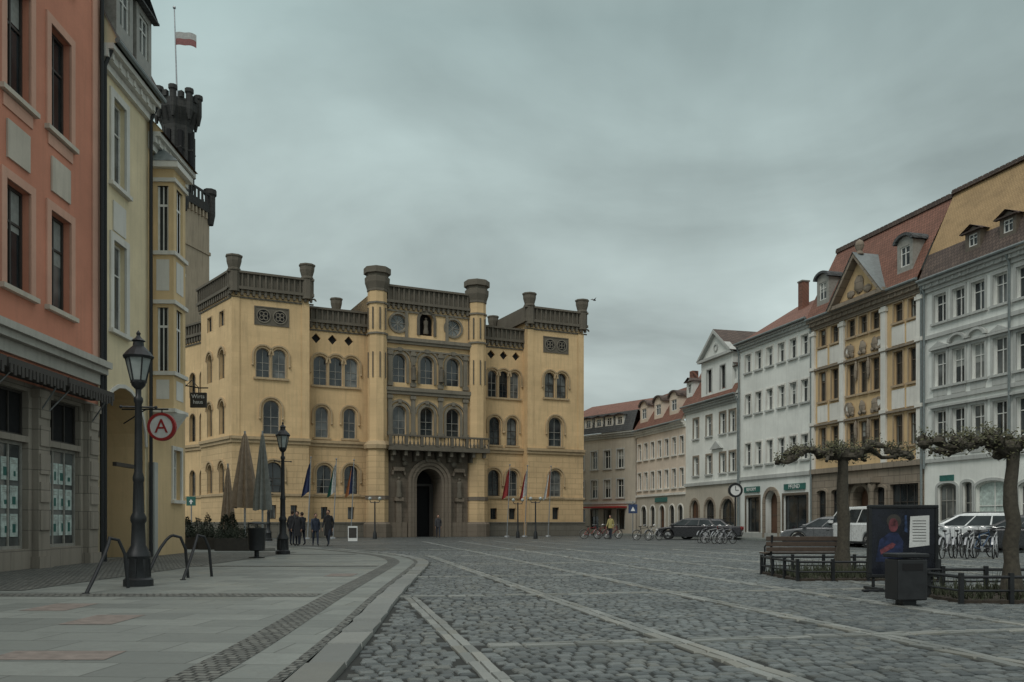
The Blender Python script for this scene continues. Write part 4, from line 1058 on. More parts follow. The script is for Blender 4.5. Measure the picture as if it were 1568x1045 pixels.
def bin_(loc,h=1.1,name='litter_bin'):
    o=Obj(name,loc,.2); k=h/1.1
    o.p('body','black_pl',True).lathe([(.2*k,.22*k),(.25*k,.25*k),(.27*k,.85*k),(.29*k,.88*k),(.29*k,.92*k),(.2*k,.93*k)],0,0,16)
    o.p('lid','iron',True).lathe([(.29*k,1.04*k),(.27*k,1.08*k),(.1*k,1.12*k),(0,1.12*k)],0,0,16)
    for a in (0,1.57,3.14,4.71): o.p('struts','iron').tube([(.25*k*math.cos(a),.25*k*math.sin(a),.88*k),(.25*k*math.cos(a),.25*k*math.sin(a),1.06*k)],.02,5)
    o.p('foot','iron').lathe([(.24*k,0),(.24*k,.03),(.07*k,.05),(.07*k,.24*k)],0,0,12)
bin_((px(393,27.8),27.8,PZ),1.15)
o=Obj('litter_bin',(px(1387,13.2),12.3,.02),.1); o.e.location.x=px(1387,12.3)
o.p('body','black_pl',bev=.02).box(-.22,.22,-.18,.18,.08,.66); o.p('lid','iron',bev=.015).box(-.24,.24,-.2,.2,.68,.74); o.p('foot','iron').box(-.1,.1,-.1,.1,0,.08); o.p('slot','dark').box(-.15,.15,-.186,-.179,.5,.6)
o=Obj('advertising_panel',(px(1382,15),15,.02),.05)
f=o.p('frame','iron',bev=.012); f.box(-.62,.62,-.05,.05,1.42,1.48); f.box(-.62,.62,-.05,.05,.22,.28); f.box(-.62,-.56,-.05,.05,.28,1.42); f.box(.56,.62,-.05,.05,.28,1.42)
f.box(-.56,-.48,-.3,.3,0,.06); f.box(.48,.56,-.3,.3,0,.06); f.box(-.54,-.5,-.03,.03,.06,.22); f.box(.5,.54,-.03,.03,.06,.22); f.box(-.85,.85,-.35,-.25,0,.04)
M['poster']=mat('poster_print',(.014,.016,.024),.25,scale=3,var=.6,bump=0)
M['skin']=mat('skin',(.42,.24,.17),.6,var=.1); M['pinkp']=mat('poster_pink',(.17,.05,.06),.5,scale=14,var=.8,bump=0); M['bluep']=mat('poster_blue',(.04,.07,.16),.5,scale=12,var=.8,bump=0)
M['shirtp']=mat('poster_shirt',(.02,.03,.08),.5,scale=10,var=.7,bump=0)
o.p('poster','poster').box(-.56,.56,-.03,.03,.28,1.42)
o.p('printed_hair','frame_d').face([(-.17+.13*math.cos(k*math.pi/8),-.033,1.2+.12*math.sin(k*math.pi/8)) for k in range(16)])
o.p('printed_face','pinkp').face([(-.18+.085*math.cos(k*math.pi/8),-.035,1.13+.12*math.sin(k*math.pi/8)) for k in range(16)])
o.p('printed_shoulders','shirtp').face([(-.5,-.032,.5),(-.02,-.032,.5),(.0,-.032,.85),(-.1,-.032,1.0),(-.25,-.032,1.0),(-.42,-.032,.88)])
o.p('printed_arm','pinkp').face([(-.4,-.036,.62),(-.18,-.036,.74),(-.14,-.036,.80),(-.2,-.036,.83),(-.42,-.036,.70)])
o.p('printed_flare','bluep').face([(.02,-.034,1.3),(.06,-.034,1.3),(.07,-.034,1.0),(.02,-.034,1.02)])
o.p('printed_sheet','whitep').face([(.1,-.034,.74),(.46,-.034,.78),(.46,-.034,1.3),(.12,-.034,1.28)])
for k in range(8): o.p('print_lines','frame_d').box(.16,.40,-.037,-.0355,1.2-k*.05,1.21-k*.05)
o=Obj('park_bench',(px(1231,20.3),20.3,.02),.03)
w=o.p('slats','wood',bev=.008)
for k in range(3): w.box(-.98,.98,-.27,-.24,.5+k*.125,.6+k*.125)
for k in range(4): w.box(-.98,.98,-.2+k*.12,-.1+k*.12,.44,.475)
ir=o.p('cast_frames','iron')
for x in (-.85,.85):
    ir.tube([(x,-.3,0),(x,-.2,.42),(x,-.28,.88)],.028,6); ir.tube([(x,.28,0),(x,.22,.42)],.028,6); ir.tube([(x,-.2,.42),(x,.24,.42)],.022,6); ir.tube([(x,-.25,.62),(x,.1,.66),(x,.24,.6),(x,.24,.42)],.02,6)
# ------------------------------------------------------------------ planting beds + fences + trees
def bed(x0,x1,y0,y1):
    o=Obj('planting_bed'); o.p('soil','soil').box(x0,x1,y0,y1,-.02,.06)
    g_=o.p('grass_tufts','grass')
    for k in range(int((x1-x0)*(y1-y0)*260)):
        x,y=rr(x0+.05,x1-.05),rr(y0+.05,y1-.05); h=rr(.06,.2) if R()<.85 else rr(.2,.42); a=rr(0,6.28); dx,dy=math.cos(a)*.013,math.sin(a)*.013; lx,ly=rr(-.1,.1),rr(-.1,.1)
        g_.face([(x-dx,y-dy,.05),(x+dx,y+dy,.05),(x+lx,y+ly,.05+h)])
    f=Obj('low_metal_fence'); p=f.p('posts_rails','iron',True)
    cs=[(x0,y0),(x1,y0),(x1,y1),(x0,y1)]
    for i in range(4):
        A,B=Vector(cs[i]),Vector(cs[(i+1)%4]); n=max(1,round((B-A).length/.8))
        for k in range(n):
            c=A.lerp(B,k/n); p.box(c.x-.03,c.x+.03,c.y-.03,c.y+.03,0,.46)
        for z in (.40,.2): p.tube([(A.x,A.y,z),(B.x,B.y,z)],.018 if z<.3 else .026,6)
bed(5.75,8.6,17.4,19.9); bed(6.55,10.2,12.6,14.6)
def pollard(loc,h,span,seed,tr=.15):
    random.seed(seed)
    o=Obj('pollarded_plane_tree',loc); t=o.p('trunk_limbs','bark',True); lf=o.p('leaves','leaf')
    pts=[];rad=[]
    for k in range(9):
        q=k/8; pts.append((rr(-.03,.03),rr(-.03,.03),h*q)); rad.append(tr*(1.5-.5*min(1,q*4)) if q<.25 else tr*(1-.25*q)+rr(-.008,.012))
    t.tube(pts,rad,12); t.blob((0,0,h),(tr*1.4,tr*1.2,tr*1.0),10,8,.12)
    for (dx,dy) in span:
        n=12; pp=[];ra=[]; wz=rr(0,6); dr=rr(-.1,.1)
        for k in range(n+1):
            q=k/n; pp.append((dx*q+rr(-.05,.05),dy*q+rr(-.05,.05),h-.04+.14*math.sin(q*3.1)*rr(.6,1.2)+.07*math.sin(q*9+wz)+dr*q+rr(-.03,.03))); ra.append(tr*.5*(1-.5*q)*(1+rr(-.2,.3)))
        t.tube(pp,ra,8)
        for k in range(1,n+1):
            c=pp[k]
            if R()<.85:
                r=rr(.035,.085); t.blob((c[0]+rr(-.05,.05),c[1]+rr(-.05,.05),c[2]+rr(-.03,.06)),(r*1.2,r,r*.9),7,5,.3)
                for j in range(random.randint(2,5)):
                    e=(c[0]+rr(-.16,.16),c[1]+rr(-.16,.16),c[2]+rr(-.04,.2)); t.tube([c,((c[0]+e[0])/2+rr(-.03,.03),(c[1]+e[1])/2,(c[2]+e[2])/2),e],[.018,.012,.005],4)
                    for q in range(12):
                        v=Vector((e[0]+rr(-.1,.1),e[1]+rr(-.1,.1),e[2]+rr(-.1,.08))); s_=rr(.014,.036)
                        a=Vector((rr(-1,1),rr(-1,1),rr(-1,1))).normalized()*s_; b_=a.orthogonal().normalized()*s_*.7
                        lf.face([v-a,v+b_,v+a,v-b_])
pollard((px(1290,19.2),19.2,0),2.7,[(-1.35,.1),(-1.0,.7),(1.6,.1),(1.15,-.5),(.2,1.2),(-.6,-.7),(.8,.8)],3)
pollard((px(1549,13.4),13.4,0),2.35,[(-1.35,.2),(-1.05,-.4),(1.4,.1),(.4,1.1),(-.7,1.0),(.9,-.7)],5,.12)
random.seed(21)
# ------------------------------------------------------------------ cars
def car(loc,rot,col,kind='hatch',name='parked_car'):
    o=Obj(name,loc,rot)
    cm=mat('car_paint_'+str(len(bpy.data.materials)),col,.28,.1,var=.08,bump=0,spec=.6)
    dims={'hatch':(4.2,1.5,.95),'suv':(4.4,1.6,1.02),'van':(4.9,1.95,1.15),'sedan':(4.6,1.44,.93)}[kind]
    L,H,bl=dims; wr=.33; w=.88
    f,r=L/2,-L/2; wf,wb=f-.85,r+.8
    def arch(cx): return [(cx+(wr+.06)*math.cos(a),.33+(wr+.06)*math.sin(a)) for a in [math.pi*k/8 for k in range(9)]]
    prof=[(r+.05,.28),(r,.5),(r+.02,bl-.1),(r+.1,bl)]
    prof+=[(wf-.4,bl),(f-.25,bl-.14),(f-.06,bl-.3),(f,.5),(f-.06,.25)]
    lowr=[(wf+.45,.24)]+arch(wf)+[(wf-.45,.2),(wb+.45,.2)]+arch(wb)+[(wb-.42,.26)]
    body=o.p('body',cm,True,bev=.07); body.extr((prof+lowr)[::-1],-w,w)
    if kind=='van': T=[(r+.12,bl),(r+.25,H-.05),(r+.5,H),(wf-.75,H),(wf-.4,H-.12),(wf+.25,bl)]
    elif kind=='sedan': T=[(r+.75,bl),(r+1.35,H-.04),(r+1.6,H),(wf-1.1,H),(wf-.95,H-.04),(wf-.1,bl)]
    else: T=[(r+.14,bl),(r+.5,H-.09),(r+.85,H-.01),(r+1.4,H),(wf-1.3,H-.02),(wf-.95,H-.1),(wf-.05,bl)]
    cb=o.p('cabin',cm,True,bev=.04)
    i=len(cb.v); n=len(T)
    def wy(z): return w-.05-(z-bl)*.3
    cb.v+=[(x,-wy(z),z) for x,z in T]+[(x,wy(z),z) for x,z in T]
    cb.f.append(tuple(range(i,i+n))[::-1]); cb.f.append(tuple(range(i+n,i+2*n)))
    for k in range(n):
        k2=(k+1)%n; cb.f.append((i+k,i+k2,i+n+k2,i+n+k))
    g=o.p('windows','glass')
    z0,z1=bl+.04,H-.13
    def xat(side,z):
        if side=='r': a,b_=T[0],T[1]
        else: a,b_=T[-1],T[-2]
        return a[0]+(b_[0]-a[0])*(z-a[1])/(b_[1]-a[1])
    for s_ in (-1,1):
        xr0,xr1,xf0,xf1=xat('r',z0)+.16,xat('r',z1)+.14,xat('f',z0)-.14,xat('f',z1)-.1
        cuts=[0,.36,.68,1.0] if kind!='sedan' else [0,.45,1.0]
        for k in range(len(cuts)-1):
            q0,q1=cuts[k]+.012,cuts[k+1]-.012
            y0,y1=s_*(wy(z0)+.008),s_*(wy(z1)+.008)
            g.face([(xr0+(xf0-xr0)*q0,y0,z0),(xr0+(xf0-xr0)*q1,y0,z0),(xr1+(xf1-xr1)*q1,y1,z1),(xr1+(xf1-xr1)*q0,y1,z1)])
    for sd,off in (('f',.01),('r',-.01)):
        a0,a1=xat(sd,z0)+off,xat(sd,z1+.02)+off
        g.face([(a0,-wy(z0)+.1,z0),(a0,wy(z0)-.1,z0),(a1,wy(z1)-.1,z1+.02),(a1,-wy(z1)+.1,z1+.02)])
    for cx in (wf,wb):
        for s_ in (-1,1):
            o.p('tyres','rubber',True).tube([(cx,s_*(w-.2),wr),(cx,s_*(w-.01),wr)],wr,20)
            o.p('rims','chrome').tube([(cx,s_*(w-.1),wr),(cx,s_*(w+.005),wr)],wr*.6,10)
            o.p('hubs','rubber').tube([(cx,s_*(w-.1),wr),(cx,s_*(w+.01),wr)],wr*.15,8)
            for q in range(5):
                a=q*1.2566; o.p('rim_gaps','rubber').tube([(cx+wr*.38*math.cos(a),s_*(w-.05),wr+wr*.38*math.sin(a)),(cx+wr*.38*math.cos(a),s_*(w+.009),wr+wr*.38*math.sin(a))],wr*.1,5)
    for s_ in (-1,1):
        o.p('headlights','chrome',bev=.01).box(f-.2,f-.02,s_*.6-.18,s_*.6+.18,.6,.72); o.p('tail_lights','red',bev=.01).box(r-.015,r+.12,s_*.72-.12,s_*.72+.12,.68,.9 if kind!='van' else 1.2)
        o.p('mirrors',cm,bev=.02).box(wf-.4,wf-.22,s_*(w+.1)-.1,s_*(w+.1)+.1,bl,bl+.14)
        for xx in ((r+L*.42),(r+L*.62)): o.p('door_gaps','black_pl').box(xx,xx+.012,s_*(w+.001)-.002,s_*(w+.001)+.002,.32,bl-.03)
        o.p('door_handles','black_pl').box(r+L*.44,r+L*.44+.15,s_*(w+.01)-.012,s_*(w+.01)+.012,bl-.16,bl-.13)
    if kind=='suv':
        for s_ in (-1,1): o.p('roof_rails','black_pl').tube([(r+.8,s_*.6,H+.03),(wf-1.3,s_*.6,H+.02)],.02,6)
    o.p('plate','whitep').box(r-.03,r-.005,-.26,.26,.5,.61); o.p('plate','whitep').box(f+.005,f+.025,-.26,.26,.4,.5)
    o.p('grille','black_pl').box(f-.01,f+.012,-.4,.4,.52,.66); o.p('lower_trim','black_pl').box(r+.1,f-.1,-w-.01,-w+.05,.2,.3) ; o.p('lower_trim','black_pl').box(r+.1,f-.1,w-.05,w+.01,.2,.3)
    return o
car((px(1479,37),37,0),math.radians(160),(.66,.68,.68),'suv'); car((px(1562,34),34,.01),math.radians(150),(.03,.032,.035),'hatch')
car((px(1335,41),42,0),math.radians(100),(.68,.69,.68),'van',name='parked_van'); car((px(1262,44),44,0),math.radians(160),(.10,.105,.11),'hatch')
car((px(1052,60),60,0),math.radians(165),(.02,.02,.023),'hatch'); car((px(1095,58),60,0),math.radians(160),(.035,.035,.04),'sedan')
def bike(loc,rot,col):
    o=Obj('bicycle',loc,rot); fm=mat('bike_paint_'+str(len(bpy.data.materials)),col,.4,.3,bump=0)
    for cx in (-.52,.52):
        pts=[(cx+.33*math.cos(a),0,.34+.33*math.sin(a)) for a in [2*math.pi*k/20 for k in range(21)]]
        o.p('tyres','rubber',True).tube(pts,.02,6)
        for k in range(8):
            a=math.pi*k/8; o.p('spokes','chrome').tube([(cx-.32*math.cos(a),0,.34-.32*math.sin(a)),(cx+.32*math.cos(a),0,.34+.32*math.sin(a))],.004,4)
        o.p('mudguards','steel').arc(cx,.34,.365,.375,-.03,.03,.5,2.8,10)
    f=o.p('frame',fm,True)
    bb,st_,hd=(-.08,0,.3),(-.22,0,.82),(.34,0,.84)
    for A,B in (((-.52,0,.34),bb),(bb,(.36,0,.72)),((-.2,0,.76),hd),(bb,st_),((-.52,0,.34),(-.2,0,.76)),((.52,0,.34),(.33,0,.95))): f.tube([A,B],.018,6)
    o.p('saddle','rubber',True).blob((-.25,0,.9),(.14,.07,.035)); o.p('saddle','rubber').tube([(-.22,0,.8),(-.24,0,.9)],.014,6)
    o.p('handlebar','chrome',True).tube([(.2,-.28,1.0),(.32,-.2,1.04),(.33,0,1.0),(.32,.2,1.04),(.2,.28,1.0)],.014,6)
    o.p('crank','chrome').tube([(-.08,-.03,.3),(-.08,.03,.3)],.09,12)
for x,Y,rz in ((905,62,.4),(922,62,.5),(938,63,.4),(985,58,.5),(1001,57,.6),(1078,50,.8),(1090,49,.6),(1102,48,.9),(1113,48,.7),(1450,28,.7),(1468,28.3,.9),(1487,28,.8),(1505,28.6,.7),(1524,28.2,.9)):
    bike((px(x,Y),Y,.02 if Y<36 else 0),rz+rr(-.2,.2),random.choice([(.03,.03,.035),(.3,.3,.32),(.05,.09,.16),(.25,.03,.03),(.5,.5,.5)]))
# ------------------------------------------------------------------ café
def umbrella(loc,h,m,w=1.0):
    o=Obj('closed_parasol',loc,rr(0,3)); p=o.p('folded_canopy',m,True); n=20; i=len(p.v)
    prof=[(.03,h),(.08,h-.15),(.17,h-.8),(.27,h-1.6),(.36,h-2.3),(.40,h-2.7),(.42,h-3.1)]
    prof=[(r*w,z) for r,z in prof]
    for r,z in prof:
        for k in range(n):
            a=2*math.pi*k/n; q=r*(1+.22*(-1)**k*(1 if r>.05 else 0)); p.v.append((q*math.cos(a),q*math.sin(a),z+rr(-.04,.04)*(r>.3)))
    for j in range(len(prof)-1):
        for k in range(n): k2=(k+1)%n; p.f.append((i+j*n+k,i+j*n+k2,i+(j+1)*n+k2,i+(j+1)*n+k))
    o.p('pole','steel').tube([(0,0,0),(0,0,h+.1)],.04,8); o.p('base','concrete',bev=.02).box(-.4,.4,-.4,.4,0,.12)
umbrella((px(375,36),36,PZ),4.85,'beigecloth',1.15); umbrella((px(402,35),35,PZ),4.75,'greencloth',.75); umbrella((px(349,39),39,PZ),3.7,'beigecloth',.7)
def conifer(loc,h,r):
    o=Obj('potted_conifer',loc,rr(0,6)); o.p('planter','concrete',bev=.02).lathe([(.22,0),(.3,.45),(.33,.45),(.33,.5)],0,0,12)
    t=o.p('trunk','bark'); t.tube([(0,0,.45),(0,0,.5+h*.9)],[.04,.01],6); l=o.p('foliage','conif')
    for k in range(650):
        q=R()**.7; z=.52+h*(1-q); rad=r*q**.8*rr(.35,1.12)*(1 if q<.92 else .8); a=rr(0,6.28)
        c=Vector((rad*math.cos(a),rad*math.sin(a),z+rr(-.05,.05))); d=Vector((math.cos(a),math.sin(a),rr(.2,1.2))).normalized()*rr(.05,.11); s_=d.orthogonal().normalized()*rr(.02,.04)
        l.face([c-s_,c+s_,c+d])
for x,Y in ((270,38),(287,39),(303,40),(318,42),(345,37),(356,38)): conifer((px(x,Y),Y,PZ if Y<38.5 else 0.0),rr(.8,1.15),rr(.3,.4))
def hedge(loc,L,rot):
    o=Obj('planter_box_hedge',loc,rot); o.p('box','frame_d',bev=.01).box(-L/2,L/2,-.2,.2,0,.5); l=o.p('foliage','conif')
    for k in range(int(L*500)):
        c=Vector((rr(-L/2,L/2),rr(-.22,.22),.48+abs(random.gauss(0,.22)))); d=Vector((rr(-1,1),rr(-1,1),rr(0,1))).normalized()*rr(.05,.1); s_=d.orthogonal().normalized()*.03
        l.face([c-s_,c+s_,c+d])
hedge((px(365,35),35,PZ),1.8,.1); hedge((px(335,36.5),36.5,PZ),1.6,.1); hedge((px(300,37),37,PZ),1.6,.1)
def cafe_table(loc):
    o=Obj('cafe_table',loc,rr(0,3)); o.p('top','wood',True).lathe([(.38,.72),(.38,.75)],0,0,20); o.p('leg','iron').lathe([(.22,0),(.2,.03),(.03,.06),(.03,.72)],0,0,10)
for x,Y in ((372,37.5),(388,38),(340,38.5)): cafe_table((px(x,Y),Y,PZ))
def cafe_chair(loc,rz):
    o=Obj('cafe_chair',loc,rz); i=o.p('frame','iron')
    for x in (-.2,.2):
        i.tube([(x,-.2,0),(x,-.2,.45),(x,-.25,.88)],.014,5); i.tube([(x,.2,0),(x,.2,.45)],.014,5)
    w=o.p('slats','wood'); w.box(-.22,.22,-.2,.22,.44,.465); w.box(-.22,.22,-.27,-.25,.7,.85)
for x,Y,rz in ((366,37,1),(380,37.8,4),(395,38.5,3),(346,38,.4)): cafe_chair((px(x,Y),Y,PZ),rz)
o=Obj('traffic_sign',(px(293,47),47,0)); o.p('post','steel').tube([(0,0,0),(0,0,2.6)],.035,8); o.p('plate','teal').box(-.25,.25,-.05,-.03,2.1,2.6); o.p('arrow','whitep').extr([(-.12,2.3),(.0,2.45),(.12,2.3),(.04,2.3),(.04,2.18),(-.04,2.18),(-.04,2.3)],-.056,-.051)
o=Obj('traffic_sign',(px(969,58),58,0)); o.p('post','steel').tube([(0,0,0),(0,0,2.6)],.035,8); o.p('plate','bluep').box(-.3,.3,-.05,-.03,1.8,2.4); o.p('arrow','whitep').face([(-.15,-.055,1.95),(.15,-.055,1.95),(0,-.055,2.25)])
o=Obj('a_frame_board',(px(540,55),55,0),.3); o.p('panel','whitep').extr([(-.3,0),(.3,0),(.3,.95),(-.3,.95)],-.02,.0); o.p('picture','frame_d').box(-.25,.25,-.026,-.021,.2,.85); o.p('rear_legs','wood').tube([(-.28,.35,0),(-.28,0,.9)],.02,5); o.p('rear_legs','wood').tube([(.28,.35,0),(.28,0,.9)],.02,5)
M['navy']=mat('flag_navy',(.02,.03,.08),.8); M['green']=mat('flag_green',(.02,.10,.07),.8); M['fred']=mat('flag_red',(.26,.03,.03),.8); M['orange']=mat('flag_orange',(.36,.15,.06),.8); M['white_f']=mat('flag_white',(.5,.5,.48),.8)
for x,Y,cols in ((474,62,['navy']),(513,63.5,['white_f','green']),(540,64.5,['navy','orange']),(779,70,['fred']),(806,71,['white_f','fred']),(842,72,['orange','white_f'])):
    o=Obj('facade_flag',(px(x,Y),Y,0)); p=o.p('pole','steel'); p.tube([(-.15,0,0),(.0,0,3),(.1,0,5.8)],[.045,.04,.03],6); p.blob((.1,0,5.85),.07); p.lathe([(.25,0),(.22,.1),(.06,.14)],-.15,0,8)
    n=len(cols)
    for ci,c in enumerate(cols):
        q=o.p('cloth_%d'%ci,c)
        for k in range(8):
            def pt(v,s_):
                return (.08-s_*.55*(.45+.55*v)-.12*v, .09*math.sin(s_*9+v*2), 5.6-v*2.2-s_*.6*(1-v*.3))
            v0,v1=k/8,(k+1)/8
            for j in range(4):
                s0,s1=(ci+j/4)/n,(ci+(j+1)/4)/n; q.face([pt(v0,s0),pt(v0,s1),pt(v1,s1),pt(v1,s0)])
o=Obj('bird',(px(910,50),50,(HOR-460)*50/F+EYE),.5); p=o.p('body','frame_d',True); p.blob((0,0,0),(.12,.04,.04)); p.face([(-.06,0,.02),(.06,0,.02),(.0,.2,.13),(-.06,.36,.1)]); p.face([(-.06,0,.02),(.06,0,.02),(.0,-.2,.13),(-.06,-.36,.1)]); p.face([(-.1,.0,0),(-.2,.04,0),(-.2,-.04,0)])

# ------------------------------------------------------------------ people
M['hair']=mat('hair',(.035,.022,.015),.8); M['shoe']=mat('shoes',(.02,.02,.02),.6)
def person(loc,rot,h=1.72,coat=(.03,.03,.035),trou=(.025,.03,.045),stride=.3,longcoat=False,arm=.2,headturn=0,hair='hair',name='pedestrian'):
    e=Obj(name,loc,rot); k=h/1.72
    s=stride
    V={'pel':(0,0,.93),'wa':(0,0,1.08),'ch':(.01,0,1.28),'nk':(.02,0,1.47),'hd0':(.04,0,1.55),
       'shL':(.0,.17,1.40),'shR':(.0,-.17,1.40),'elL':(-arm*.35,.22,1.12),'elR':(arm*.35,-.22,1.12),'wrL':(-arm*.5+.1,.22,.87),'wrR':(arm*.9+.06,-.21,.89),
       'hpL':(0,.09,.88),'hpR':(0,-.09,.88),'knL':(s*.35+.03,.10,.49),'knR':(-s*.12,-.10,.49),'anL':(s*.6,.10,.09),'anR':(-s*.62,-.10,.12 if s>.1 else .09),'toL':(s*.6+.17,.12,.04),'toR':(-s*.62+.16,-.12,.035)}
    rads={'pel':.135,'wa':.12,'ch':.145,'nk':.055,'hd0':.06,'shL':.07,'shR':.07,'elL':.05,'elR':.05,'wrL':.032,'wrR':.032,'hpL':.095,'hpR':.095,'knL':.062,'knR':.062,'anL':.042,'anR':.042,'toL':.035,'toR':.035}
    E=[('pel','wa'),('wa','ch'),('ch','nk'),('nk','hd0'),('ch','shL'),('ch','shR'),('shL','elL'),('shR','elR'),('elL','wrL'),('elR','wrR'),('pel','hpL'),('pel','hpR'),('hpL','knL'),('hpR','knR'),('knL','anL'),('knR','anR'),('anL','toL'),('anR','toR')]
    names=list(V); me=bpy.data.meshes.new('body_skel'); me.from_pydata([V[n] for n in names],[(names.index(a),names.index(c)) for a,c in E],[])
    ob=bpy.data.objects.new('body',me); S.collection.objects.link(ob)
    ob.modifiers.new('skin','SKIN'); sv=me.skin_vertices[0].data
    for i,n in enumerate(names):
        r=rads[n]; sv[i].radius=(r,r*(1.15 if n in('ch','wa','pel') else 1)); sv[i].use_root=(n=='pel')
    ob.modifiers.new('sub','SUBSURF').levels=2
    bpy.context.view_layer.update(); dg=bpy.context.evaluated_depsgraph_get(); m2=bpy.data.meshes.new_from_object(ob.evaluated_get(dg))
    ob.data=m2; ob.modifiers.clear(); m2.materials.clear()
    cm=mat('coat_%d'%len(bpy.data.materials),coat,.85,scale=20); tm=mat('trousers_%d'%len(bpy.data.materials),trou,.85,scale=20)
    for m_ in (cm,tm,M['skin'],M['shoe']): m2.materials.append(m_)
    for p in m2.polygons:
        c=p.center; p.use_smooth=True
        p.material_index=2 if c.z>1.47 else 3 if c.z<.11 else (1 if c.z<.86 and abs(c.y)<.19 else (2 if c.z<.885 and abs(c.y)>.17 else 0))
    ob.parent=e.e; ob.scale=(k,k,k)
    hx=.05; hd=e.p('head','skin',True); hd.blob((hx*k,0,1.62*k),(.095*k,.076*k,.118*k),14,12); hd.blob(((hx+.095)*k,0,1.61*k),(.02*k,.013*k,.022*k),6,5)
    for sy in (-1,1): hd.blob((hx*k,sy*.077*k,1.61*k),(.02*k,.01*k,.03*k),6,5); e.p('eyes','dark').blob(((hx+.086)*k,sy*.032*k,1.635*k),(.008*k,.012*k,.007*k),6,4)
    e.p('mouth','pinkp').blob(((hx+.085)*k,0,1.565*k),(.01*k,.025*k,.006*k),6,4)
    e.p('hair_cap',hair,True).blob(((hx-.02)*k,0,1.65*k),(.098*k,.086*k,.108*k),14,10,.03)
    for sd,wr in (('L',V['wrL']),('R',V['wrR'])):
        sy=1 if sd=='L' else -1; hn=e.p('hands','skin',True); c=(wr[0]+.01,wr[1],wr[2]-.07); hn.blob([q*k for q in c],(.038*k,.02*k,.05*k),8,6)
        for j,ln in enumerate((.07,.08,.075,.06)):
            x=c[0]-.028+.018*j; hn.tube([(x*k,c[1]*k,(c[2]-.03)*k),((x+.004)*k,(c[1]-sy*.008)*k,(c[2]-.03-ln*.5)*k),((x+.012)*k,(c[1]-sy*.022)*k,(c[2]-.03-ln)*k)],[.009*k,.008*k,.006*k],5)
        hn.tube([((c[0]+.03)*k,c[1]*k,(c[2]+.02)*k),((c[0]+.055)*k,(c[1]-sy*.01)*k,(c[2]-.02)*k),((c[0]+.05)*k,(c[1]-sy*.015)*k,(c[2]-.045)*k)],[.011*k,.009*k,.007*k],5)
    ct=e.p('coat_skirt',cm,True); zb=.5 if longcoat else .8
    ct.lathe([((.19 if longcoat else .17)*k,zb*k),(.165*k,.9*k),(.14*k,1.1*k),(.15*k,1.25*k),(.1*k,1.38*k)],0,0,16,sx=.9,sy=1.15)
    e.p('collar',cm,True).lathe([(.1*k,1.4*k),(.085*k,1.47*k),(.075*k,1.5*k)],.015*k,0,12)
for x,Yq,rot,kw in ((447,44.5,1.2,dict(coat=(.02,.02,.024),stride=.05,h=1.78)),(456,43.6,-1.9,dict(coat=(.03,.03,.034),stride=.08,h=1.72,longcoat=True)),(463,44.6,2.6,dict(coat=(.02,.022,.03),stride=.15,h=1.7)),
    (483,44,-1.2,dict(coat=(.035,.045,.07),stride=.32,h=1.62,trou=(.04,.05,.08))),(503,43.5,-1.75,dict(coat=(.022,.022,.025),stride=.45,h=1.8,longcoat=True)),
    (671,66.5,-1.5,dict(coat=(.04,.04,.045),stride=.3,h=1.75)),(935,61,-2.2,dict(coat=(.35,.30,.12),stride=.2,h=1.68))):
    person((px(x,Yq),Yq,0),rot,**kw)

for o in Obj.allo: o.finish()
# ------------------------------------------------------------------ world, sun, camera
wd=bpy.data.worlds.new('World'); S.world=wd; wd.use_nodes=True; nt=wd.node_tree; nt.nodes.clear()
SUN_EL,SUN_AZ=math.radians(48),math.radians(204)
sky=nd(nt,'ShaderNodeTexSky'); sky.sky_type='NISHITA'; sky.sun_disc=False; sky.sun_elevation=SUN_EL; sky.sun_rotation=SUN_AZ; sky.dust_density=3
tc=nd(nt,'ShaderNodeTexCoord'); sp=nd(nt,'ShaderNodeSeparateXYZ',{0:tc.outputs['Generated']})
zp=nd(nt,'ShaderNodeMath',{0:sp.outputs['Z'],1:0.10},operation='ADD'); zm=nd(nt,'ShaderNodeMath',{0:zp.outputs[0],1:.1},operation='MAXIMUM')
dvx=nd(nt,'ShaderNodeMath',{0:sp.outputs['X'],1:zm.outputs[0]},operation='DIVIDE'); dvy=nd(nt,'ShaderNodeMath',{0:sp.outputs['Y'],1:zm.outputs[0]},operation='DIVIDE')
cv=nd(nt,'ShaderNodeCombineXYZ',{0:dvx.outputs[0],1:dvy.outputs[0],2:3.7})
n1=nd(nt,'ShaderNodeTexNoise',{'Vector':cv.outputs[0],'Scale':.85,'Detail':8.0,'Roughness':.52,'Distortion':.5})
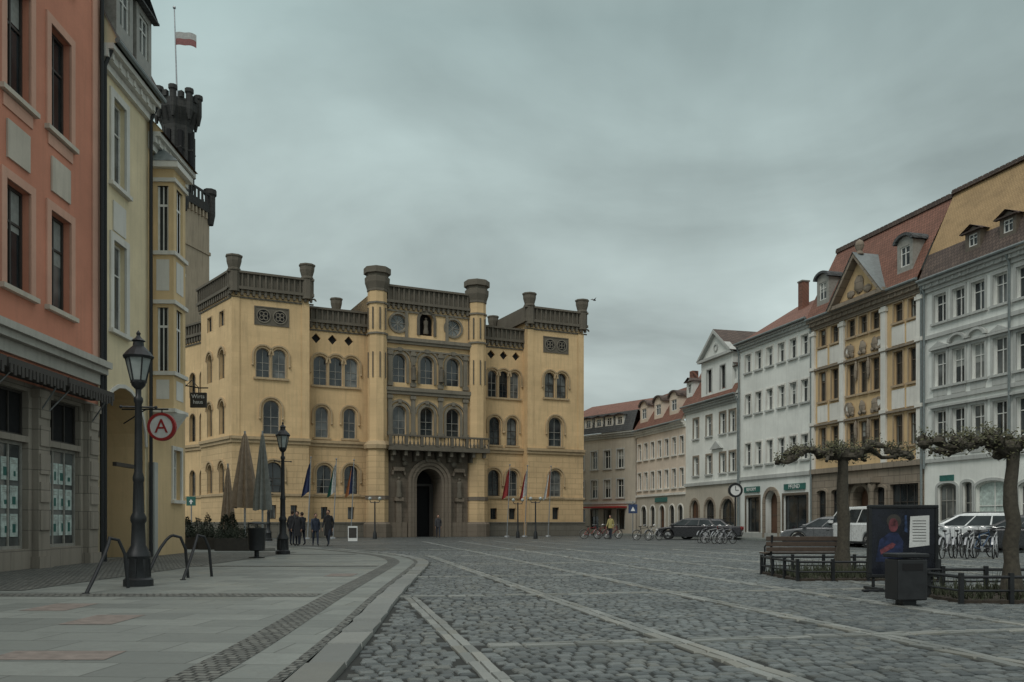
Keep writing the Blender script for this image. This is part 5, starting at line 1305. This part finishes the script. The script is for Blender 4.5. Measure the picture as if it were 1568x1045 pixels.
n2=nd(nt,'ShaderNodeTexNoise',{'Vector':tc.outputs['Generated'],'Scale':2.3,'Detail':5.0,'Roughness':.5,'Distortion':.6})
cr=nd(nt,'ShaderNodeValToRGB',{0:sp.outputs['Z']}); el=cr.color_ramp.elements
el[0].position=0; el[0].color=(.52,.59,.57,1); el[1].position=1; el[1].color=(1,1,.98,1)
for pos,c in ((.15,(.52,.60,.58)),(.30,(.43,.515,.50)),(.5,(.30,.385,.38)),(.62,(.37,.45,.44)),(.75,(.92,.96,.94))):
    q=el.new(pos); q.color=(*c,1)
cf=ramp(nt,n1.outputs[0],.32,.70,.68,1.22); cf2=ramp(nt,n2.outputs[0],.32,.68,.82,1.14)
mm=nd(nt,'ShaderNodeMath',{0:cf,1:cf2},operation='MULTIPLY'); m10=nd(nt,'ShaderNodeMath',{0:mm.outputs[0],1:11.0},operation='MULTIPLY')
cs_=nd(nt,'ShaderNodeVectorMath',{0:cr.outputs[0],'Scale':m10.outputs[0]},operation='SCALE')
mx=mix(nt,.95,(0,0,0),(0,0,0)); mn=mx.node; nt.links.new(sky.outputs[0],mn.inputs[6]); nt.links.new(cs_.outputs[0],mn.inputs[7])
bg=nd(nt,'ShaderNodeBackground',{0:mx,1:.1}); out=nd(nt,'ShaderNodeOutputWorld'); nt.links.new(bg.outputs[0],out.inputs[0])
sl_=bpy.data.lights.new('sun','SUN'); sl_.energy=1.15; sl_.angle=math.radians(25); sl_.color=(1,.98,.92); so=bpy.data.objects.new('sun',sl_); S.collection.objects.link(so)
sd=Vector((-.45,-1,0)).normalized()*math.cos(SUN_EL)+Vector((0,0,math.sin(SUN_EL)))
so.rotation_euler=sd.to_track_quat('Z','Y').to_euler()
cam=bpy.data.cameras.new('camera'); co=bpy.data.objects.new('camera',cam); S.collection.objects.link(co); S.camera=co
co.location=(0,0,EYE); co.rotation_euler=(math.pi/2,0,0); cam.sensor_width=36; cam.lens=36*F/1568; cam.shift_y=(HOR-522.5)/1568; cam.clip_end=3000; cam.clip_start=.1
S.view_settings.view_transform='Standard'; S.view_settings.look='None'; S.view_settings.exposure=0
